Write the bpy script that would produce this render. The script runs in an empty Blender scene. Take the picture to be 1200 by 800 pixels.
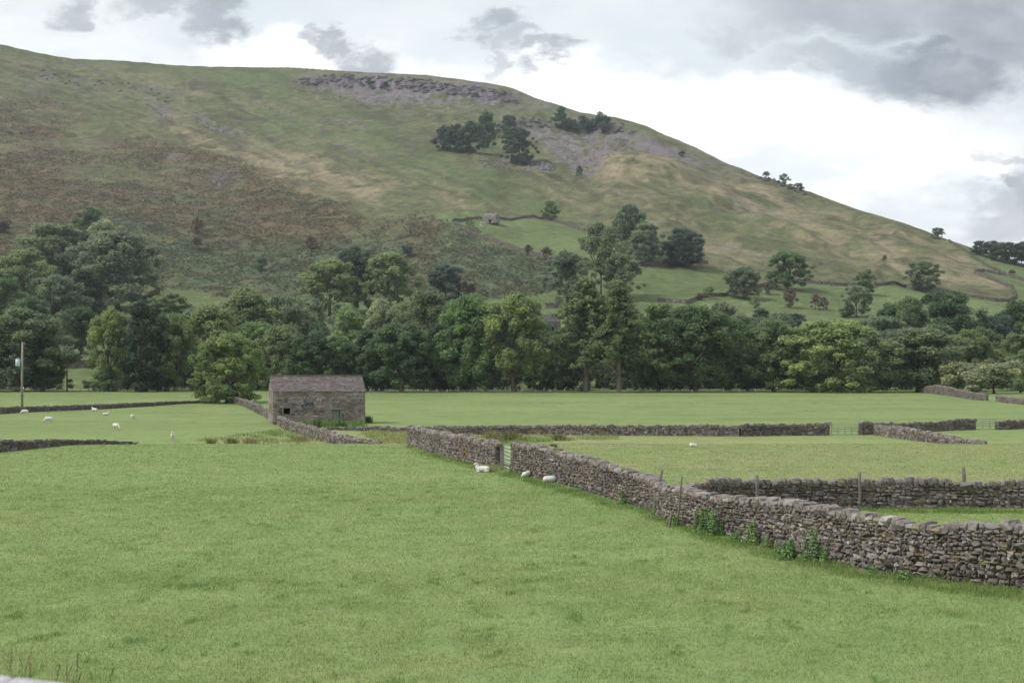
import bpy, math, random
import numpy as np
from mathutils import Vector, Matrix

random.seed(7)
RNG = np.random.default_rng(11)
scene = bpy.context.scene
COL = scene.collection

# ------------------------------------------------------------------ camera numbers
F, CX, HY = 1648.0, 600.0, 430.0        # focal length / optical centre / horizon in photo pixels

# ------------------------------------------------------------------ noise
def _hash(ix, iy, seed):
    h = (ix.astype(np.int64) * 374761393 + iy.astype(np.int64) * 668265263 + seed * 1442695041) & 0xFFFFFFFF
    h = ((h ^ (h >> 13)) * 1274126177) & 0xFFFFFFFF
    h = h ^ (h >> 16)
    return (h & 0xFFFFFF) / float(0xFFFFFF)

def vnoise(x, y, seed=0):
    x = np.asarray(x, float); y = np.asarray(y, float)
    ix = np.floor(x); iy = np.floor(y)
    fx = x - ix; fy = y - iy
    fx = fx * fx * fx * (fx * (fx * 6 - 15) + 10); fy = fy * fy * fy * (fy * (fy * 6 - 15) + 10)
    a = _hash(ix, iy, seed); b = _hash(ix + 1, iy, seed); c = _hash(ix, iy + 1, seed); d = _hash(ix + 1, iy + 1, seed)
    return (a + (b - a) * fx) * (1 - fy) + (c + (d - c) * fx) * fy

def fbm(x, y, seed=0, octv=4):
    """about -1..1"""
    x = np.asarray(x, float); y = np.asarray(y, float)
    t = 0; amp = 1.0; s = 0
    for i in range(octv):
        cs, sn = math.cos(0.6 * i), math.sin(0.6 * i)
        t = t + amp * (vnoise(x * cs - y * sn + 17.3 * i, x * sn + y * cs - 9.1 * i, seed + i) * 2 - 1)
        s += amp; amp *= 0.5
        x = x * 2.03; y = y * 2.03
    return t / s * 1.5

def sm(a, b, v):
    t = np.clip((np.asarray(v, float) - a) / (b - a), 0, 1)
    return t * t * (3 - 2 * t)

# ------------------------------------------------------------------ terrain
SKX = [-600, -200, -100, 0, 40, 85, 130, 200, 280, 345, 400, 470, 520, 580, 630, 680, 720, 760, 800, 850, 890, 940, 1000, 1050, 1100, 1150, 1200, 1300, 1500, 1900]
SKY = [40, 22, 34, 52, 61, 69, 71, 76, 79, 80, 83, 88, 93, 103, 116, 131, 137, 148, 166, 190, 205, 222, 243, 259, 277, 294, 309, 338, 385, 415]
DX = [-600, 0, 300, 600, 800, 1000, 1150, 1300, 1900]
DV = [1700, 1600, 1650, 1500, 1300, 1120, 980, 930, 900]

def field_z(x, Y):
    dip = sm(108, 122, Y) * (1 - sm(190, 320, Y))
    z = -6.0 - 1.1 * dip
    z = z + (0.035 * fbm(x / 16, Y / 16, 3, 3) + 0.045 * fbm(x / 55, Y / 45, 5, 2)) * sm(20, 35, Y) * (1 - 0.7 * sm(250, 330, Y))
    bank = 1 - sm(5.5, 23, Y)
    z = z + 4.05 * bank
    return z

def hill_yp(px, Y):
    ys = np.interp(px, SKX, SKY); D = np.interp(px, DX, DV)
    t = np.clip((Y - 400) / (D - 400), 0, 1)
    s = ((t + 0.01) ** 0.8 - 0.01 ** 0.8) / (1.01 ** 0.8 - 0.01 ** 0.8)
    yp = 454.7 + (ys - 454.7) * s
    # main limestone scar
    yc = np.interp(px, [330, 400, 500, 620], [99, 98, 103, 120]); w = sm(335, 375, px) * (1 - sm(585, 640, px))
    q = np.clip((yp - yc) / 15.0, -1, 1)
    yp = np.where(np.abs(q) < 1, yp + w * (yc + 15.0 * np.tanh(3.2 * q) / math.tanh(3.2) - yp), yp)
    # second scar
    yc = np.interp(px, [500, 560, 640, 720, 800], [165, 152, 143, 152, 180]); w = sm(500, 560, px) * (1 - sm(760, 830, px))
    q = np.clip((yp - yc) / 15.0, -1, 1)
    yp = np.where(np.abs(q) < 1, yp + 0.85 * w * (yc + 15.0 * np.tanh(2.6 * q) / math.tanh(2.6) - yp), yp)
    return yp, t, ys, D

def hill_z(x, Y):
    Y = np.maximum(Y, 1.0)
    px = CX + F * x / Y
    yp, t, ys, D = hill_yp(px, Y)
    z = (HY - yp) / F * Y
    zs = (HY - ys) / F * D
    z = np.where(Y > D, zs - 0.02 * (Y - D), z)
    ramp = sm(0.015, 0.12, t) * (1 - 0.75 * sm(0.9, 1.0, t))
    n = 3.0 * fbm(x / 110, Y / 110, 21, 3) + 1.5 * fbm(x / 26, Y / 26, 25, 3)
    gl = 1 - 2 * np.abs(fbm((px + .3 * yp) / 120 + .4 * fbm(x / 70, Y / 70, 33, 2), (yp - .30 * px) / 20, 31, 3)); n = n + 2.6 * gl * (.45 + .55 * sm(380, 650, px)) + .7 * fbm(x / 9, Y / 9, 35, 2)
    edge = np.interp(px, [150, 200, 262, 300, 430, 560, 600, 640, 690, 830, 900, 960, 1090, 1182, 1250], [350, 334, 348, 346, 344, 344, 340, 302, 304, 312, 331, 330, 341, 350, 350])
    calm = np.maximum(sm(-8, 6, yp - edge), np.exp(-(np.abs(px - 625) / 92) ** 4 - (np.abs(yp - 277) / 22) ** 4))
    calm = np.maximum(calm, sm(1105, 1140, px)); calm = np.maximum(calm, .8 * np.exp(-(np.abs(px - 765) / 75) ** 4 - (np.abs(yp - 203) / 16) ** 4))
    z = z + ramp * n * (1 - .86 * calm)
    z = z + 11.0 * np.exp(-(np.abs(px - 745) / np.where(px < 745, 42, 75)) ** 4 - (np.abs(yp - 199 - .10 * (px - 745)) / 12) ** 3) + 5 * np.exp(-((px - 845) / 50) ** 2 - ((yp - 232) / 9) ** 2)
    z = z + 7.0 * np.exp(-((px - 520) / 70) ** 2 - ((yp - 262) / 12) ** 2)
    return z

def terrain(x, Y):
    x = np.asarray(x, float); Y = np.asarray(Y, float)
    x, Y = np.broadcast_arrays(x, Y)
    shp = x.shape; x = x.ravel(); Y = Y.ravel(); z = np.empty(len(x))
    lo = Y < 430; hi = Y > 380; w = sm(380, 430, Y)
    zf = np.zeros(len(x)); zh = np.zeros(len(x))
    if lo.any(): zf[lo] = field_z(x[lo], Y[lo])
    if hi.any(): zh[hi] = hill_z(x[hi], Y[hi])
    return (zf * (1 - w) + zh * w).reshape(shp)

_YS = np.concatenate([np.arange(15, 130, 0.1), np.arange(130, 420, 0.4), np.arange(420, 2300, 1.0)])
def P(px, py):
    """first terrain point seen through photo pixel (px, py)"""
    u = (px - CX) / F; sl = (HY - py) / F
    d = terrain(u * _YS, _YS) - sl * _YS
    i = int(np.argmax(d >= 0))
    if not (d >= 0).any():
        i = int(np.argmax(d / _YS))
        Yv = _YS[i]
    elif i == 0:
        Yv = _YS[0]
    else:
        f = d[i - 1] / (d[i - 1] - d[i]); Yv = _YS[i - 1] + f * (_YS[i] - _YS[i - 1])
    x = u * Yv
    return Vector((x, Yv, float(terrain(x, Yv))))

def AT(px, Y):
    x = (px - CX) / F * Y
    return Vector((x, Y, float(terrain(x, Y))))

# ------------------------------------------------------------------ mesh helpers
def mesh(name, V, Fc, mat=None, col=None, smooth=False, attrs=None, midx=None):
    """V (n,3); Fc (m,k) array or list of such arrays"""
    V = np.ascontiguousarray(V, dtype=np.float32).reshape(-1, 3)
    groups = Fc if isinstance(Fc, list) else [Fc]
    groups = [np.asarray(g, dtype=np.int32) for g in groups if len(g)]
    me = bpy.data.meshes.new(name)
    me.vertices.add(len(V)); me.vertices.foreach_set('co', V.ravel())
    loops = np.concatenate([g.ravel() for g in groups]); counts = np.concatenate([np.full(len(g), g.shape[1], np.int32) for g in groups])
    me.loops.add(len(loops)); me.loops.foreach_set('vertex_index', loops)
    me.polygons.add(len(counts))
    starts = np.concatenate([[0], np.cumsum(counts)[:-1]]).astype(np.int32)
    me.polygons.foreach_set('loop_start', starts)
    if midx is not None: me.polygons.foreach_set('material_index', np.asarray(midx, np.int32))
    me.update(calc_edges=True)
    me.polygons.foreach_set('use_smooth', np.full(len(counts), bool(smooth)))
    if col is not None:
        a = me.attributes.new('col', 'FLOAT_COLOR', 'POINT')
        c = np.ones((len(V), 4), np.float32); c[:, :3] = col
        a.data.foreach_set('color', c.ravel())
    for k, v in (attrs or {}).items():
        a = me.attributes.new(k, 'FLOAT', 'POINT'); a.data.foreach_set('value', np.asarray(v, np.float32))
    if mat is not None:
        for m in (mat if isinstance(mat, (list, tuple)) else [mat]): me.materials.append(m)
    return me

def link(name, me, parent=None, loc=None, rotz=0.0):
    o = bpy.data.objects.new(name, me); COL.objects.link(o)
    if parent is not None: o.parent = parent
    if loc is not None: o.location = loc
    if rotz: o.rotation_euler = (0, 0, rotz)
    return o

def tag(o, label=None, cat=None, group=None, kind=None):
    if label: o['label'] = label
    if cat: o['category'] = cat
    if group: o['group'] = group
    if kind: o['kind'] = kind
    return o

def empty(name, loc, rotz=0.0):
    return link(name, None, None, loc, rotz)

class MB:
    """collects boxes and tubes into one mesh"""
    def __init__(s): s.V = []; s.Q = []; s.T = []; s.C = []; s.n = 0
    def add(s, V, Q=None, T=None, col=(1, 1, 1)):
        V = np.asarray(V, float).reshape(-1, 3)
        s.V.append(V); s.C.append(np.tile(np.asarray(col, float), (len(V), 1)) if np.ndim(col) == 1 else np.asarray(col))
        if Q is not None and len(Q): s.Q.append(np.asarray(Q) + s.n)
        if T is not None and len(T): s.T.append(np.asarray(T) + s.n)
        s.n += len(V); return s
    def box(s, c, size, col=(1, 1, 1), rot=None):
        v = np.array([[x, y, z] for z in (-.5, .5) for y in (-.5, .5) for x in (-.5, .5)]) * np.asarray(size)
        if rot is not None: v = v @ np.asarray(rot.to_3x3()).T
        v = v + np.asarray(c)
        return s.add(v, [[0, 2, 3, 1], [4, 5, 7, 6], [0, 1, 5, 4], [2, 6, 7, 3], [0, 4, 6, 2], [1, 3, 7, 5]], None, col)
    def tube(s, pts, rad, n=8, col=(1, 1, 1), cap=True):
        pts = np.asarray(pts, float); m = len(pts)
        rad = np.full(m, rad, float) if np.ndim(rad) == 0 else np.asarray(rad, float)
        V = []
        ref = np.array([0.31, 0.95, 0.02])
        for i in range(m):
            t = pts[min(i + 1, m - 1)] - pts[max(i - 1, 0)]; t = t / (np.linalg.norm(t) + 1e-9)
            r = ref if abs(t @ ref) < .9 else np.array([1., 0, 0])
            a = np.cross(t, r); a /= np.linalg.norm(a); b = np.cross(t, a)
            th = np.arange(n) / n * 2 * math.pi
            V.append(pts[i] + rad[i] * (np.cos(th)[:, None] * a + np.sin(th)[:, None] * b))
        V = np.concatenate(V); Q = []
        for i in range(m - 1):
            for k in range(n):
                Q.append([i * n + k, i * n + (k + 1) % n, (i + 1) * n + (k + 1) % n, (i + 1) * n + k])
        T = []
        if cap:
            V = np.concatenate([V, pts[[0]], pts[[-1]]]); c0 = m * n
            for k in range(n):
                T.append([c0, (k + 1) % n, k]); T.append([c0 + 1, (m - 1) * n + k, (m - 1) * n + (k + 1) % n])
        return s.add(V, Q, T, col)
    def me(s, name, mat, smooth=False):
        g = []
        if s.Q: g.append(np.concatenate(s.Q))
        if s.T: g.append(np.concatenate(s.T))
        return mesh(name, np.concatenate(s.V), g, mat, np.concatenate(s.C), smooth)
    def build(s, name, mat, parent=None, smooth=False, loc=None):
        return link(name, s.me(name, mat, smooth), parent, loc)

# ------------------------------------------------------------------ materials
def newmat(name):
    m = bpy.data.materials.new(name); m.use_nodes = True
    nt = m.node_tree; nt.nodes.clear()
    out = nt.nodes.new('ShaderNodeOutputMaterial')
    return m, nt, out

def N(nt, typ, **kw):
    n = nt.nodes.new(typ)
    for k, v in kw.items():
        if k.startswith('i_'):
            key = k[2:]
            n.inputs[int(key) if key.isdigit() else key].default_value = v
        else: setattr(n, k, v)
    return n

def mixmul(nt, a, b, fac=1.0, mode='MULTIPLY'):
    m = N(nt, 'ShaderNodeMix', data_type='RGBA', blend_type=mode); m.inputs[0].default_value = fac
    nt.links.new(a, m.inputs[6]); nt.links.new(b, m.inputs[7]); return m.outputs[2]

def ramp(nt, src, stops):
    r = N(nt, 'ShaderNodeValToRGB'); els = r.color_ramp.elements
    while len(els) < len(stops): els.new(0.5)
    for e, (p, c) in zip(els, stops):
        e.position = p; e.color = (*c, 1) if len(c) == 3 else c
    nt.links.new(src, r.inputs[0]); return r.outputs[0]

def noise(nt, scale, detail=3, rough=.6, vec=None, w=None):
    n = N(nt, 'ShaderNodeTexNoise'); n.inputs['Scale'].default_value = scale
    n.inputs['Detail'].default_value = detail; n.inputs['Roughness'].default_value = rough
    if vec is not None: nt.links.new(vec, n.inputs['Vector'])
    return n

def col_material(name, nscale=(3.0,), namp=0.35, rough=0.9, spec=0.15, bump=0.0, bscale=8.0, bdist=0.05, coord='world'):
    """base colour = vertex colour x soft noise, bumped"""
    m, nt, out = newmat(name)
    b = N(nt, 'ShaderNodeBsdfPrincipled'); b.inputs['Roughness'].default_value = rough; b.inputs['Specular IOR Level'].default_value = spec
    nt.links.new(b.outputs[0], out.inputs[0])
    at = N(nt, 'ShaderNodeAttribute', attribute_name='col')
    c = at.outputs['Color']
    vec = N(nt, 'ShaderNodeNewGeometry').outputs['Position'] if coord == 'world' else N(nt, 'ShaderNodeTexCoord').outputs['Object']
    for i, sc in enumerate(nscale):
        n = noise(nt, sc, 4, .65, vec)
        r = ramp(nt, n.outputs[0], [(0.25, (1 - namp,) * 3), (0.75, (1 + namp,) * 3)])
        c = mixmul(nt, c, r)
    nt.links.new(c, b.inputs['Base Color'])
    if bump:
        n = noise(nt, bscale, 5, .65, vec)
        bp = N(nt, 'ShaderNodeBump'); bp.inputs['Strength'].default_value = bump; bp.inputs['Distance'].default_value = bdist
        nt.links.new(n.outputs[0], bp.inputs['Height']); nt.links.new(bp.outputs[0], b.inputs['Normal'])
    return m

def leaf_material(name, use_col=False, transl=0.35, lo=0.55, hi=1.45, rough=.6):
    m, nt, out = newmat(name)
    if use_col: c = N(nt, 'ShaderNodeAttribute', attribute_name='col').outputs['Color']
    else: c = N(nt, 'ShaderNodeObjectInfo').outputs['Color']
    rn = N(nt, 'ShaderNodeAttribute', attribute_name='rnd').outputs['Fac']
    r = ramp(nt, rn, [(0, (lo * .95, lo, lo * 1.05)), (0.5, (1, 1, 1)), (1, (hi * 1.08, hi, hi * .8))])
    c = mixmul(nt, c, r)
    b = N(nt, 'ShaderNodeBsdfPrincipled'); b.inputs['Roughness'].default_value = rough; b.inputs['Specular IOR Level'].default_value = .25
    t = N(nt, 'ShaderNodeBsdfTranslucent')
    mx = N(nt, 'ShaderNodeMixShader'); mx.inputs[0].default_value = transl
    nt.links.new(c, b.inputs['Base Color']); nt.links.new(mixmul(nt, c, N(nt, 'ShaderNodeRGB').outputs[0], 0), t.inputs['Color'])
    nt.links.new(b.outputs[0], mx.inputs[1]); nt.links.new(t.outputs[0], mx.inputs[2]); nt.links.new(mx.outputs[0], out.inputs[0])
    return m

M = {}
M['field'] = col_material('field_turf', (0.5, 3.0), 0.16, 0.95, .1, .5, 5.0, .08)
M['hill'] = col_material('hill_turf', (0.16, 0.7), 0.30, 0.95, .05, .8, 0.35, .9)
M['stone'] = col_material('wall_stone', (5.0, 18.0), 0.28, 0.9, .2, .6, 22.0, .02)
M['farstone'] = col_material('far_wall_stone', (1.2,), 0.25, 0.95, .1)
M['slate'] = col_material('roof_slate', (1.5, 7.0), 0.22, 0.8, .25, .4, 14.0, .02)
M['wood'] = col_material('weathered_wood', (6.0, 25.0), 0.25, 0.85, .2, .4, 30.0, .01)
M['metal'] = col_material('galvanised_metal', (9.0,), 0.08, 0.45, .5)
M['bark'] = col_material('bark', (2.0, 9.0), 0.3, 0.9, .1, .6, 10.0, .05, 'object')
M['leaf'] = leaf_material('leaf_foliage', transl=.48)
M['plant'] = leaf_material('plant_foliage', True)
M['grass'] = leaf_material('grass_blades', True, .42, .75, 1.25, .55)
M['wool'] = col_material('fleece', (14.0,), 0.12, 0.95, .05, .8, 30.0, .03, 'object')
def glass_mat():
    m, nt, out = newmat('window_glass')
    b = N(nt, 'ShaderNodeBsdfPrincipled'); b.inputs['Base Color'].default_value = (.10, .14, .22, 1); b.inputs['Roughness'].default_value = .12
    nt.links.new(b.outputs[0], out.inputs[0]); return m
M['glass'] = glass_mat()

# ------------------------------------------------------------------ colour painting on the land (albedo only)
def poly_d(px, py, poly):
    """signed distance to polygon, positive inside"""
    px = np.asarray(px); py = np.asarray(py)
    d2 = np.full(px.shape, 1e12); inside = np.zeros(px.shape, bool)
    n = len(poly)
    for i in range(n):
        x0, y0 = poly[i]; x1, y1 = poly[(i + 1) % n]
        ex, ey = x1 - x0, y1 - y0
        t = np.clip(((px - x0) * ex + (py - y0) * ey) / (ex * ex + ey * ey + 1e-9), 0, 1)
        d2 = np.minimum(d2, (px - x0 - t * ex) ** 2 + (py - y0 - t * ey) ** 2)
        cond = ((y0 > py) != (y1 > py))
        with np.errstate(divide='ignore', invalid='ignore'):
            xi = x0 + (py - y0) * ex / (ey if ey != 0 else 1e-9)
        inside ^= cond & (px < xi)
    d = np.sqrt(d2)
    return np.where(inside, d, -d)

def pm(px, py, poly, feather, warp=0):
    return sm(-feather, feather, poly_d(px, py, poly) + warp)

C_GRASSH = np.array([.092, .101, .052]); C_GREEN = np.array([.078, .110, .045]); C_STRAW = np.array([.200, .168, .110])
C_BRACB = np.array([.096, .078, .048]); C_BRACG = np.array([.062, .080, .047]); C_SCREE = np.array([.127, .113, .124])
C_ROCK = np.array([.155, .145, .145]); C_PAST = np.array([.096, .126, .055]); C_HEATH = np.array([.100, .080, .058])

BRACKEN = [(-80, 125), (60, 118), (130, 150), (200, 172), (250, 176), (330, 210), (400, 238), (432, 262), (520, 264), (545, 262), (575, 285), (620, 302), (668, 325), (650, 342), (560, 348), (420, 345), (300, 350), (262, 352), (240, 337), (190, 333), (120, 352), (-80, 360)]
SCREES = [([(345, 96), (380, 88), (470, 93), (560, 103), (605, 118), (600, 124), (520, 120), (470, 121), (430, 120), (390, 112)], 1.0),
          ([(605, 150), (650, 140), (705, 146), (745, 156), (805, 182), (850, 206), (780, 194), (740, 180), (708, 188), (692, 210), (655, 192), (636, 178)], .9), ([(600, 118), (660, 128), (715, 138), (700, 140), (640, 132), (590, 124)], .55), ([(420, 84), (520, 92), (590, 104), (640, 120), (600, 122), (520, 108), (430, 100)], .5), ([(800, 168), (850, 192), (905, 212), (880, 214), (830, 198)], .45), ([(850, 235), (930, 258), (925, 264), (860, 246)], .35), ([(760, 262), (860, 282), (940, 306), (900, 306), (800, 280)], .3),
          ([(165, 118), (180, 122), (205, 140), (190, 138)], .7), ([(222, 136), (250, 146), (290, 160), (265, 160), (235, 148)], .7),
          ([(245, 198), (275, 203), (268, 215), (250, 212)], .6), ([(40, 82), (70, 88), (120, 96), (60, 94)], .4), ([(150, 96), (200, 108), (215, 118), (160, 104)], .4),
          ([(480, 120), (560, 128), (640, 140), (600, 138), (500, 128)], .3), ([(580, 186), (650, 196), (640, 203), (590, 197)], .5)]
STRAWS = [([(195, 138), (250, 160), (330, 172), (400, 188), (460, 212), (450, 236), (400, 228), (300, 205), (225, 178)], .85),
          ([(693, 200), (712, 186), (740, 184), (800, 200), (815, 214), (760, 216), (715, 212)], .9),
          ([(780, 192), (850, 204), (950, 238), (1110, 282), (1150, 306), (1180, 347), (1100, 335), (1000, 305), (880, 262), (800, 225)], .75),
          ([(40, 66), (85, 76), (200, 100), (330, 128), (420, 150), (300, 126), (160, 98)], .55),
          ([(600, 205), (700, 222), (770, 236), (720, 240), (640, 228)], .5), ([(700, 250), (800, 255), (880, 290), (930, 320), (850, 305), (760, 275)], .55),
          ([(340, 150), (420, 160), (520, 205), (600, 240), (520, 250), (430, 205)], .25)]
PASTURES = [([(534, 259), (566, 258), (645, 259), (700, 276), (740, 312), (690, 312), (640, 303), (590, 286)], 1.0),
            ([(640, 313), (830, 316), (895, 337), (940, 332), (1062, 338), (1090, 345), (1182, 354), (1215, 350), (1215, 470), (560, 470), (590, 352), (668, 340)], 1.0),
            ([(1113, 283), (1150, 296), (1260, 318), (1260, 380), (1190, 352), (1188, 337), (1160, 322)], .9),
            ([(192, 337), (235, 338), (262, 354), (300, 352), (430, 348), (560, 350), (590, 352), (590, 470), (-60, 470), (-60, 365), (120, 356)], 1.0),
            ([(500, 262), (525, 256), (545, 262), (548, 275), (530, 272)], .8)]
GREENS = [([(90, 70), (345, 80), (340, 112), (240, 100), (150, 84)], .7), ([(330, 115), (420, 130), (560, 200), (700, 262), (600, 240), (480, 215), (380, 180), (300, 150)], .65),
          ([(800, 235), (900, 260), (1000, 275), (1080, 300), (1000, 295), (880, 275)], .6), ([(590, 120), (700, 136), (760, 148), (740, 160), (640, 140)], .5)]

def hill_color(x, Y, z):
    px = CX + F * x / Y
    yp, t, ys, D = hill_yp(px, Y)
    # small wobble of the patch edges in world space
    w1 = fbm(x / 60, Y / 60 + z / 40, 41, 4) * 12; w2 = fbm(x / 14, Y / 14, 47, 3) * 4
    wx, wy = px + w1 + fbm(x / 35, z / 20, 43, 3) * 8, yp + w2 + fbm(x / 45 + 9, z / 25, 44, 3) * 6
    fine = fbm(x / 5, Y / 7, 51, 3)
    streak = .75 * fbm((px + .3 * yp) / 42 + w1 * .02, (yp - .30 * px) / 5.5 + w1 * .05, 55, 4) + .55 * fbm(x / 16, Y / 20 + z / 9, 56, 4)
    c = C_GRASSH * (1 + .22 * fine[..., None] + .12 * streak[..., None])
    k = sm(.0, .9, 1.15 * streak + .5 * fbm(x / 80, z / 30, 57, 3))[..., None] * .35
    c = c * (1 - k) + C_STRAW * .8 * k
    def lay(c, m, tgt): m = m[..., None]; return c * (1 - m) + tgt * m
    for poly, a in GREENS: c = lay(c, a * pm(wx, wy, poly, 9) * (0.75 + .25 * fine), C_GREEN)
    for poly, a in STRAWS: c = lay(c, a * pm(wx, wy, poly, 10) * sm(-.8, .4, streak + .6 * fbm(x / 11, Y / 14 + z / 6, 58, 3)), C_STRAW * (1 + .22 * fine[..., None]))
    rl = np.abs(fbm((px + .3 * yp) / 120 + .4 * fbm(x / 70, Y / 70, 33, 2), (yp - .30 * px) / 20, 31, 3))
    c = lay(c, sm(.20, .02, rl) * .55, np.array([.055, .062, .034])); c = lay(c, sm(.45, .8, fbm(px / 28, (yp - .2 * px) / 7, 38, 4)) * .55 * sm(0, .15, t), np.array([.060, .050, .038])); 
    pth = np.abs(fbm(px / 150, (yp - .22 * px) / 26 + .3 * fbm(x / 50, Y / 60, 59, 2), 36, 2)); c = lay(c, sm(.05, .01, pth) * .5 * (yp < 330), np.array([.17, .15, .095]))
    br = pm(wx, wy, BRACKEN, 9)
    patch = sm(-.55, .15, fbm(x / 48, z / 26 + Y / 90, 61, 4) + sm(175, 265, yp) * 1.1 - .1)
    heath = sm(.05, .5, fbm(x / 40, z / 14, 63, 3)) * sm(-30, 30, poly_d(wx, wy, BRACKEN)) * (1 - sm(230, 270, yp))
    greenish = sm(-.4, .5, fbm(x / 30, z / 18, 65, 4) + (yp - 270) / 70)
    bc = C_BRACB * (1 - greenish[..., None]) + C_BRACG * greenish[..., None]
    gr = sm(.15, .6, fbm(x / 22, z / 11 + Y / 60, 67, 4))[..., None] * .7; bc = bc * (1 - gr) + C_GRASSH * .9 * gr; dk = sm(.1, .55, fbm(x / 30, z / 9, 69, 4))[..., None] * .45; bc = bc * (1 - dk) + np.array([.055, .052, .033]) * dk; bc = bc * (1 + .28 * fine[..., None])
    c = lay(c, br * patch * .9, bc); c = lay(c, heath * .55, C_HEATH)
    brk = br * patch
    for poly, a in SCREES: c = lay(c, a * pm(wx * .7 + px * .3, wy * .6 + yp * .4, poly, 5) * sm(-.75, .2, fine + streak * .6 + .6 * fbm(x / 22, z / 8, 73, 3)), C_SCREE * (1 + .2 * fine[..., None]))
    # rock face of the scars: vertical jointing
    cliff = sm(335, 375, px) * (1 - sm(585, 640, px)) * sm(7, 3, np.abs(yp - np.interp(px, [330, 400, 500, 620], [97, 96, 101, 118])))
    joint = fbm(px / 3.2, yp / 16, 71, 3)
    c = lay(c, cliff * .8 * sm(-1, .2, joint + .6), C_ROCK * np.array([.66, .61, .68]) * (1 + .6 * joint[..., None]))
    cl2 = sm(520, 570, px) * (1 - sm(770, 820, px)) * sm(8, 3, np.abs(yp - np.interp(px, [500, 560, 640, 720, 800], [165, 152, 143, 152, 180])))
    c = lay(c, cl2 * .6 * sm(-.4, .5, joint), C_ROCK * .62 * (1 + .35 * joint[..., None]))
    stones = sm(.55, .8, fbm(x / 9, z / 4, 75, 3)) * sm(.1, .6, fbm(x / 120, z / 60, 77, 2)) * (yp < 200)
    c = lay(c, stones * .6, C_SCREE)
    for poly, a in PASTURES:
        mm = a * pm(px, yp, poly, 2.0)
        c = lay(c, mm, C_PAST * (1 + .10 * fine[..., None] + .16 * fbm(x / 40, z / 12, 79, 3)[..., None])); brk = brk * (1 - mm)
    return np.clip(c, .01, .6), brk

C_F1 = np.array([.177, .231, .090]); C_F2 = np.array([.151, .213, .080]); C_F3 = np.array([.20, .225, .088]); C_F4 = np.array([.26, .235, .125])
def field_color(x, Y):
    px = CX + F * x / np.maximum(Y, 1); z = field_z(x, Y); yp = HY - F * z / np.maximum(Y, 1)
    a = fbm(x / 14, Y / 14, 81, 4); b = fbm(x / 2.2, Y / 2.2, 83, 3); cc = fbm(x / .6, Y / .9, 85, 2)
    k = np.clip(.55 + .16 * a + .24 * b + .20 * cc, 0, 1)[..., None]
    c = C_F2 * (1 - k) + C_F1 * k
    k2 = sm(.25, 1.0, .6 * b + .7 * fbm(x / 5, Y / 5, 87, 3))[..., None] * .45
    c = c * (1 - k2) + C_F3 * k2
    # dark lush tufts
    tf = sm(.72, 1.05, fbm(x / .5, Y / .7, 89, 2) + .15 * a)[..., None] * .45
    c = c * (1 - tf) + np.array([.065, .125, .028]) * tf
    # mown, straw-streaked field on the right behind the wall
    poly = [(640, 509), (970, 512), (1150, 517), (1230, 517), (1230, 566), (810, 566), (760, 556), (690, 537), (640, 522)]
    m = pm(px, yp, poly, 3)[..., None] * (.35 + .4 * sm(-.4, .5, fbm(x / 22, Y / 3.0, 91, 3) + .3 * b))[..., None]
    c = c * (1 - m) + np.array([.215, .218, .108]) * m
    # rough pale grass by the field barn and along the far wall
    for poly, am in (([(400, 504), (480, 508), (480, 521), (300, 521), (220, 519), (330, 506)], .5), ([(505, 508), (700, 509), (700, 515), (505, 519)], .45), ([(425, 503), (480, 507), (482, 521), (436, 519)], .4)):
        m = pm(px, yp, poly, 3)[..., None] * am * (.6 + .6 * sm(-.5, .5, fbm(x / 3, Y / 3, 93, 3)))[..., None]
        c = c * (1 - m) + C_F4 * m
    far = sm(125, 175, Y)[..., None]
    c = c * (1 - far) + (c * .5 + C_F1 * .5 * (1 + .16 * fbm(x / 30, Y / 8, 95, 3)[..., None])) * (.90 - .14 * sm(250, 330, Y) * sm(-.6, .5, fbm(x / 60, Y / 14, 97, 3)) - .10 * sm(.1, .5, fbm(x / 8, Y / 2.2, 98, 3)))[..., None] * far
    bank = (1 - sm(15, 22, Y))[..., None] * .4
    c = c * (1 - bank) + C_F4 * .8 * bank
    return np.clip(c, .01, .5)

# ------------------------------------------------------------------ build the land
vcols = np.concatenate([np.linspace(-1.55, -.43, 60)[:-1], np.linspace(-.43, .43, 820), np.linspace(.43, 1.55, 60)[1:]])
def grid(Yr):
    vv, YY = np.meshgrid(vcols, Yr)
    xx = vv * (YY + 60)
    n, m = YY.shape
    i = np.arange(n * m).reshape(n, m)
    Q = np.stack([i[:-1, :-1], i[:-1, 1:], i[1:, 1:], i[1:, :-1]], -1).reshape(-1, 4)
    return xx, YY, Q
ys_rows = np.concatenate([np.linspace(830, 560, 170), np.linspace(559, 461, 130)])
Yf = np.concatenate([np.linspace(-50, 23, 60), F * 6 / (ys_rows - HY), np.linspace(320, 395, 14)])
Yf = np.unique(np.round(Yf, 3)); Yf = Yf[Yf <= 395]
xx, YY, Q = grid(Yf)
zz = terrain(xx, YY)
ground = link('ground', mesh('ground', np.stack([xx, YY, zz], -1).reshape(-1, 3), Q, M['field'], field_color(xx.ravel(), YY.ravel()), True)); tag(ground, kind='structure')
tt = np.linspace(0, 1, 430)
Yh = np.concatenate([395 + (1720 - 395) * tt ** 1.25, np.linspace(1760, 2350, 20)])
xx, YY, Q = grid(Yh)
zz = terrain(xx, YY)
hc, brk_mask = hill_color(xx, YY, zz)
hill = link('hill', mesh('hill', np.stack([xx, YY, zz], -1).reshape(-1, 3), Q, M['hill'], hc.reshape(-1, 3), True)); tag(hill, kind='structure')
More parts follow.
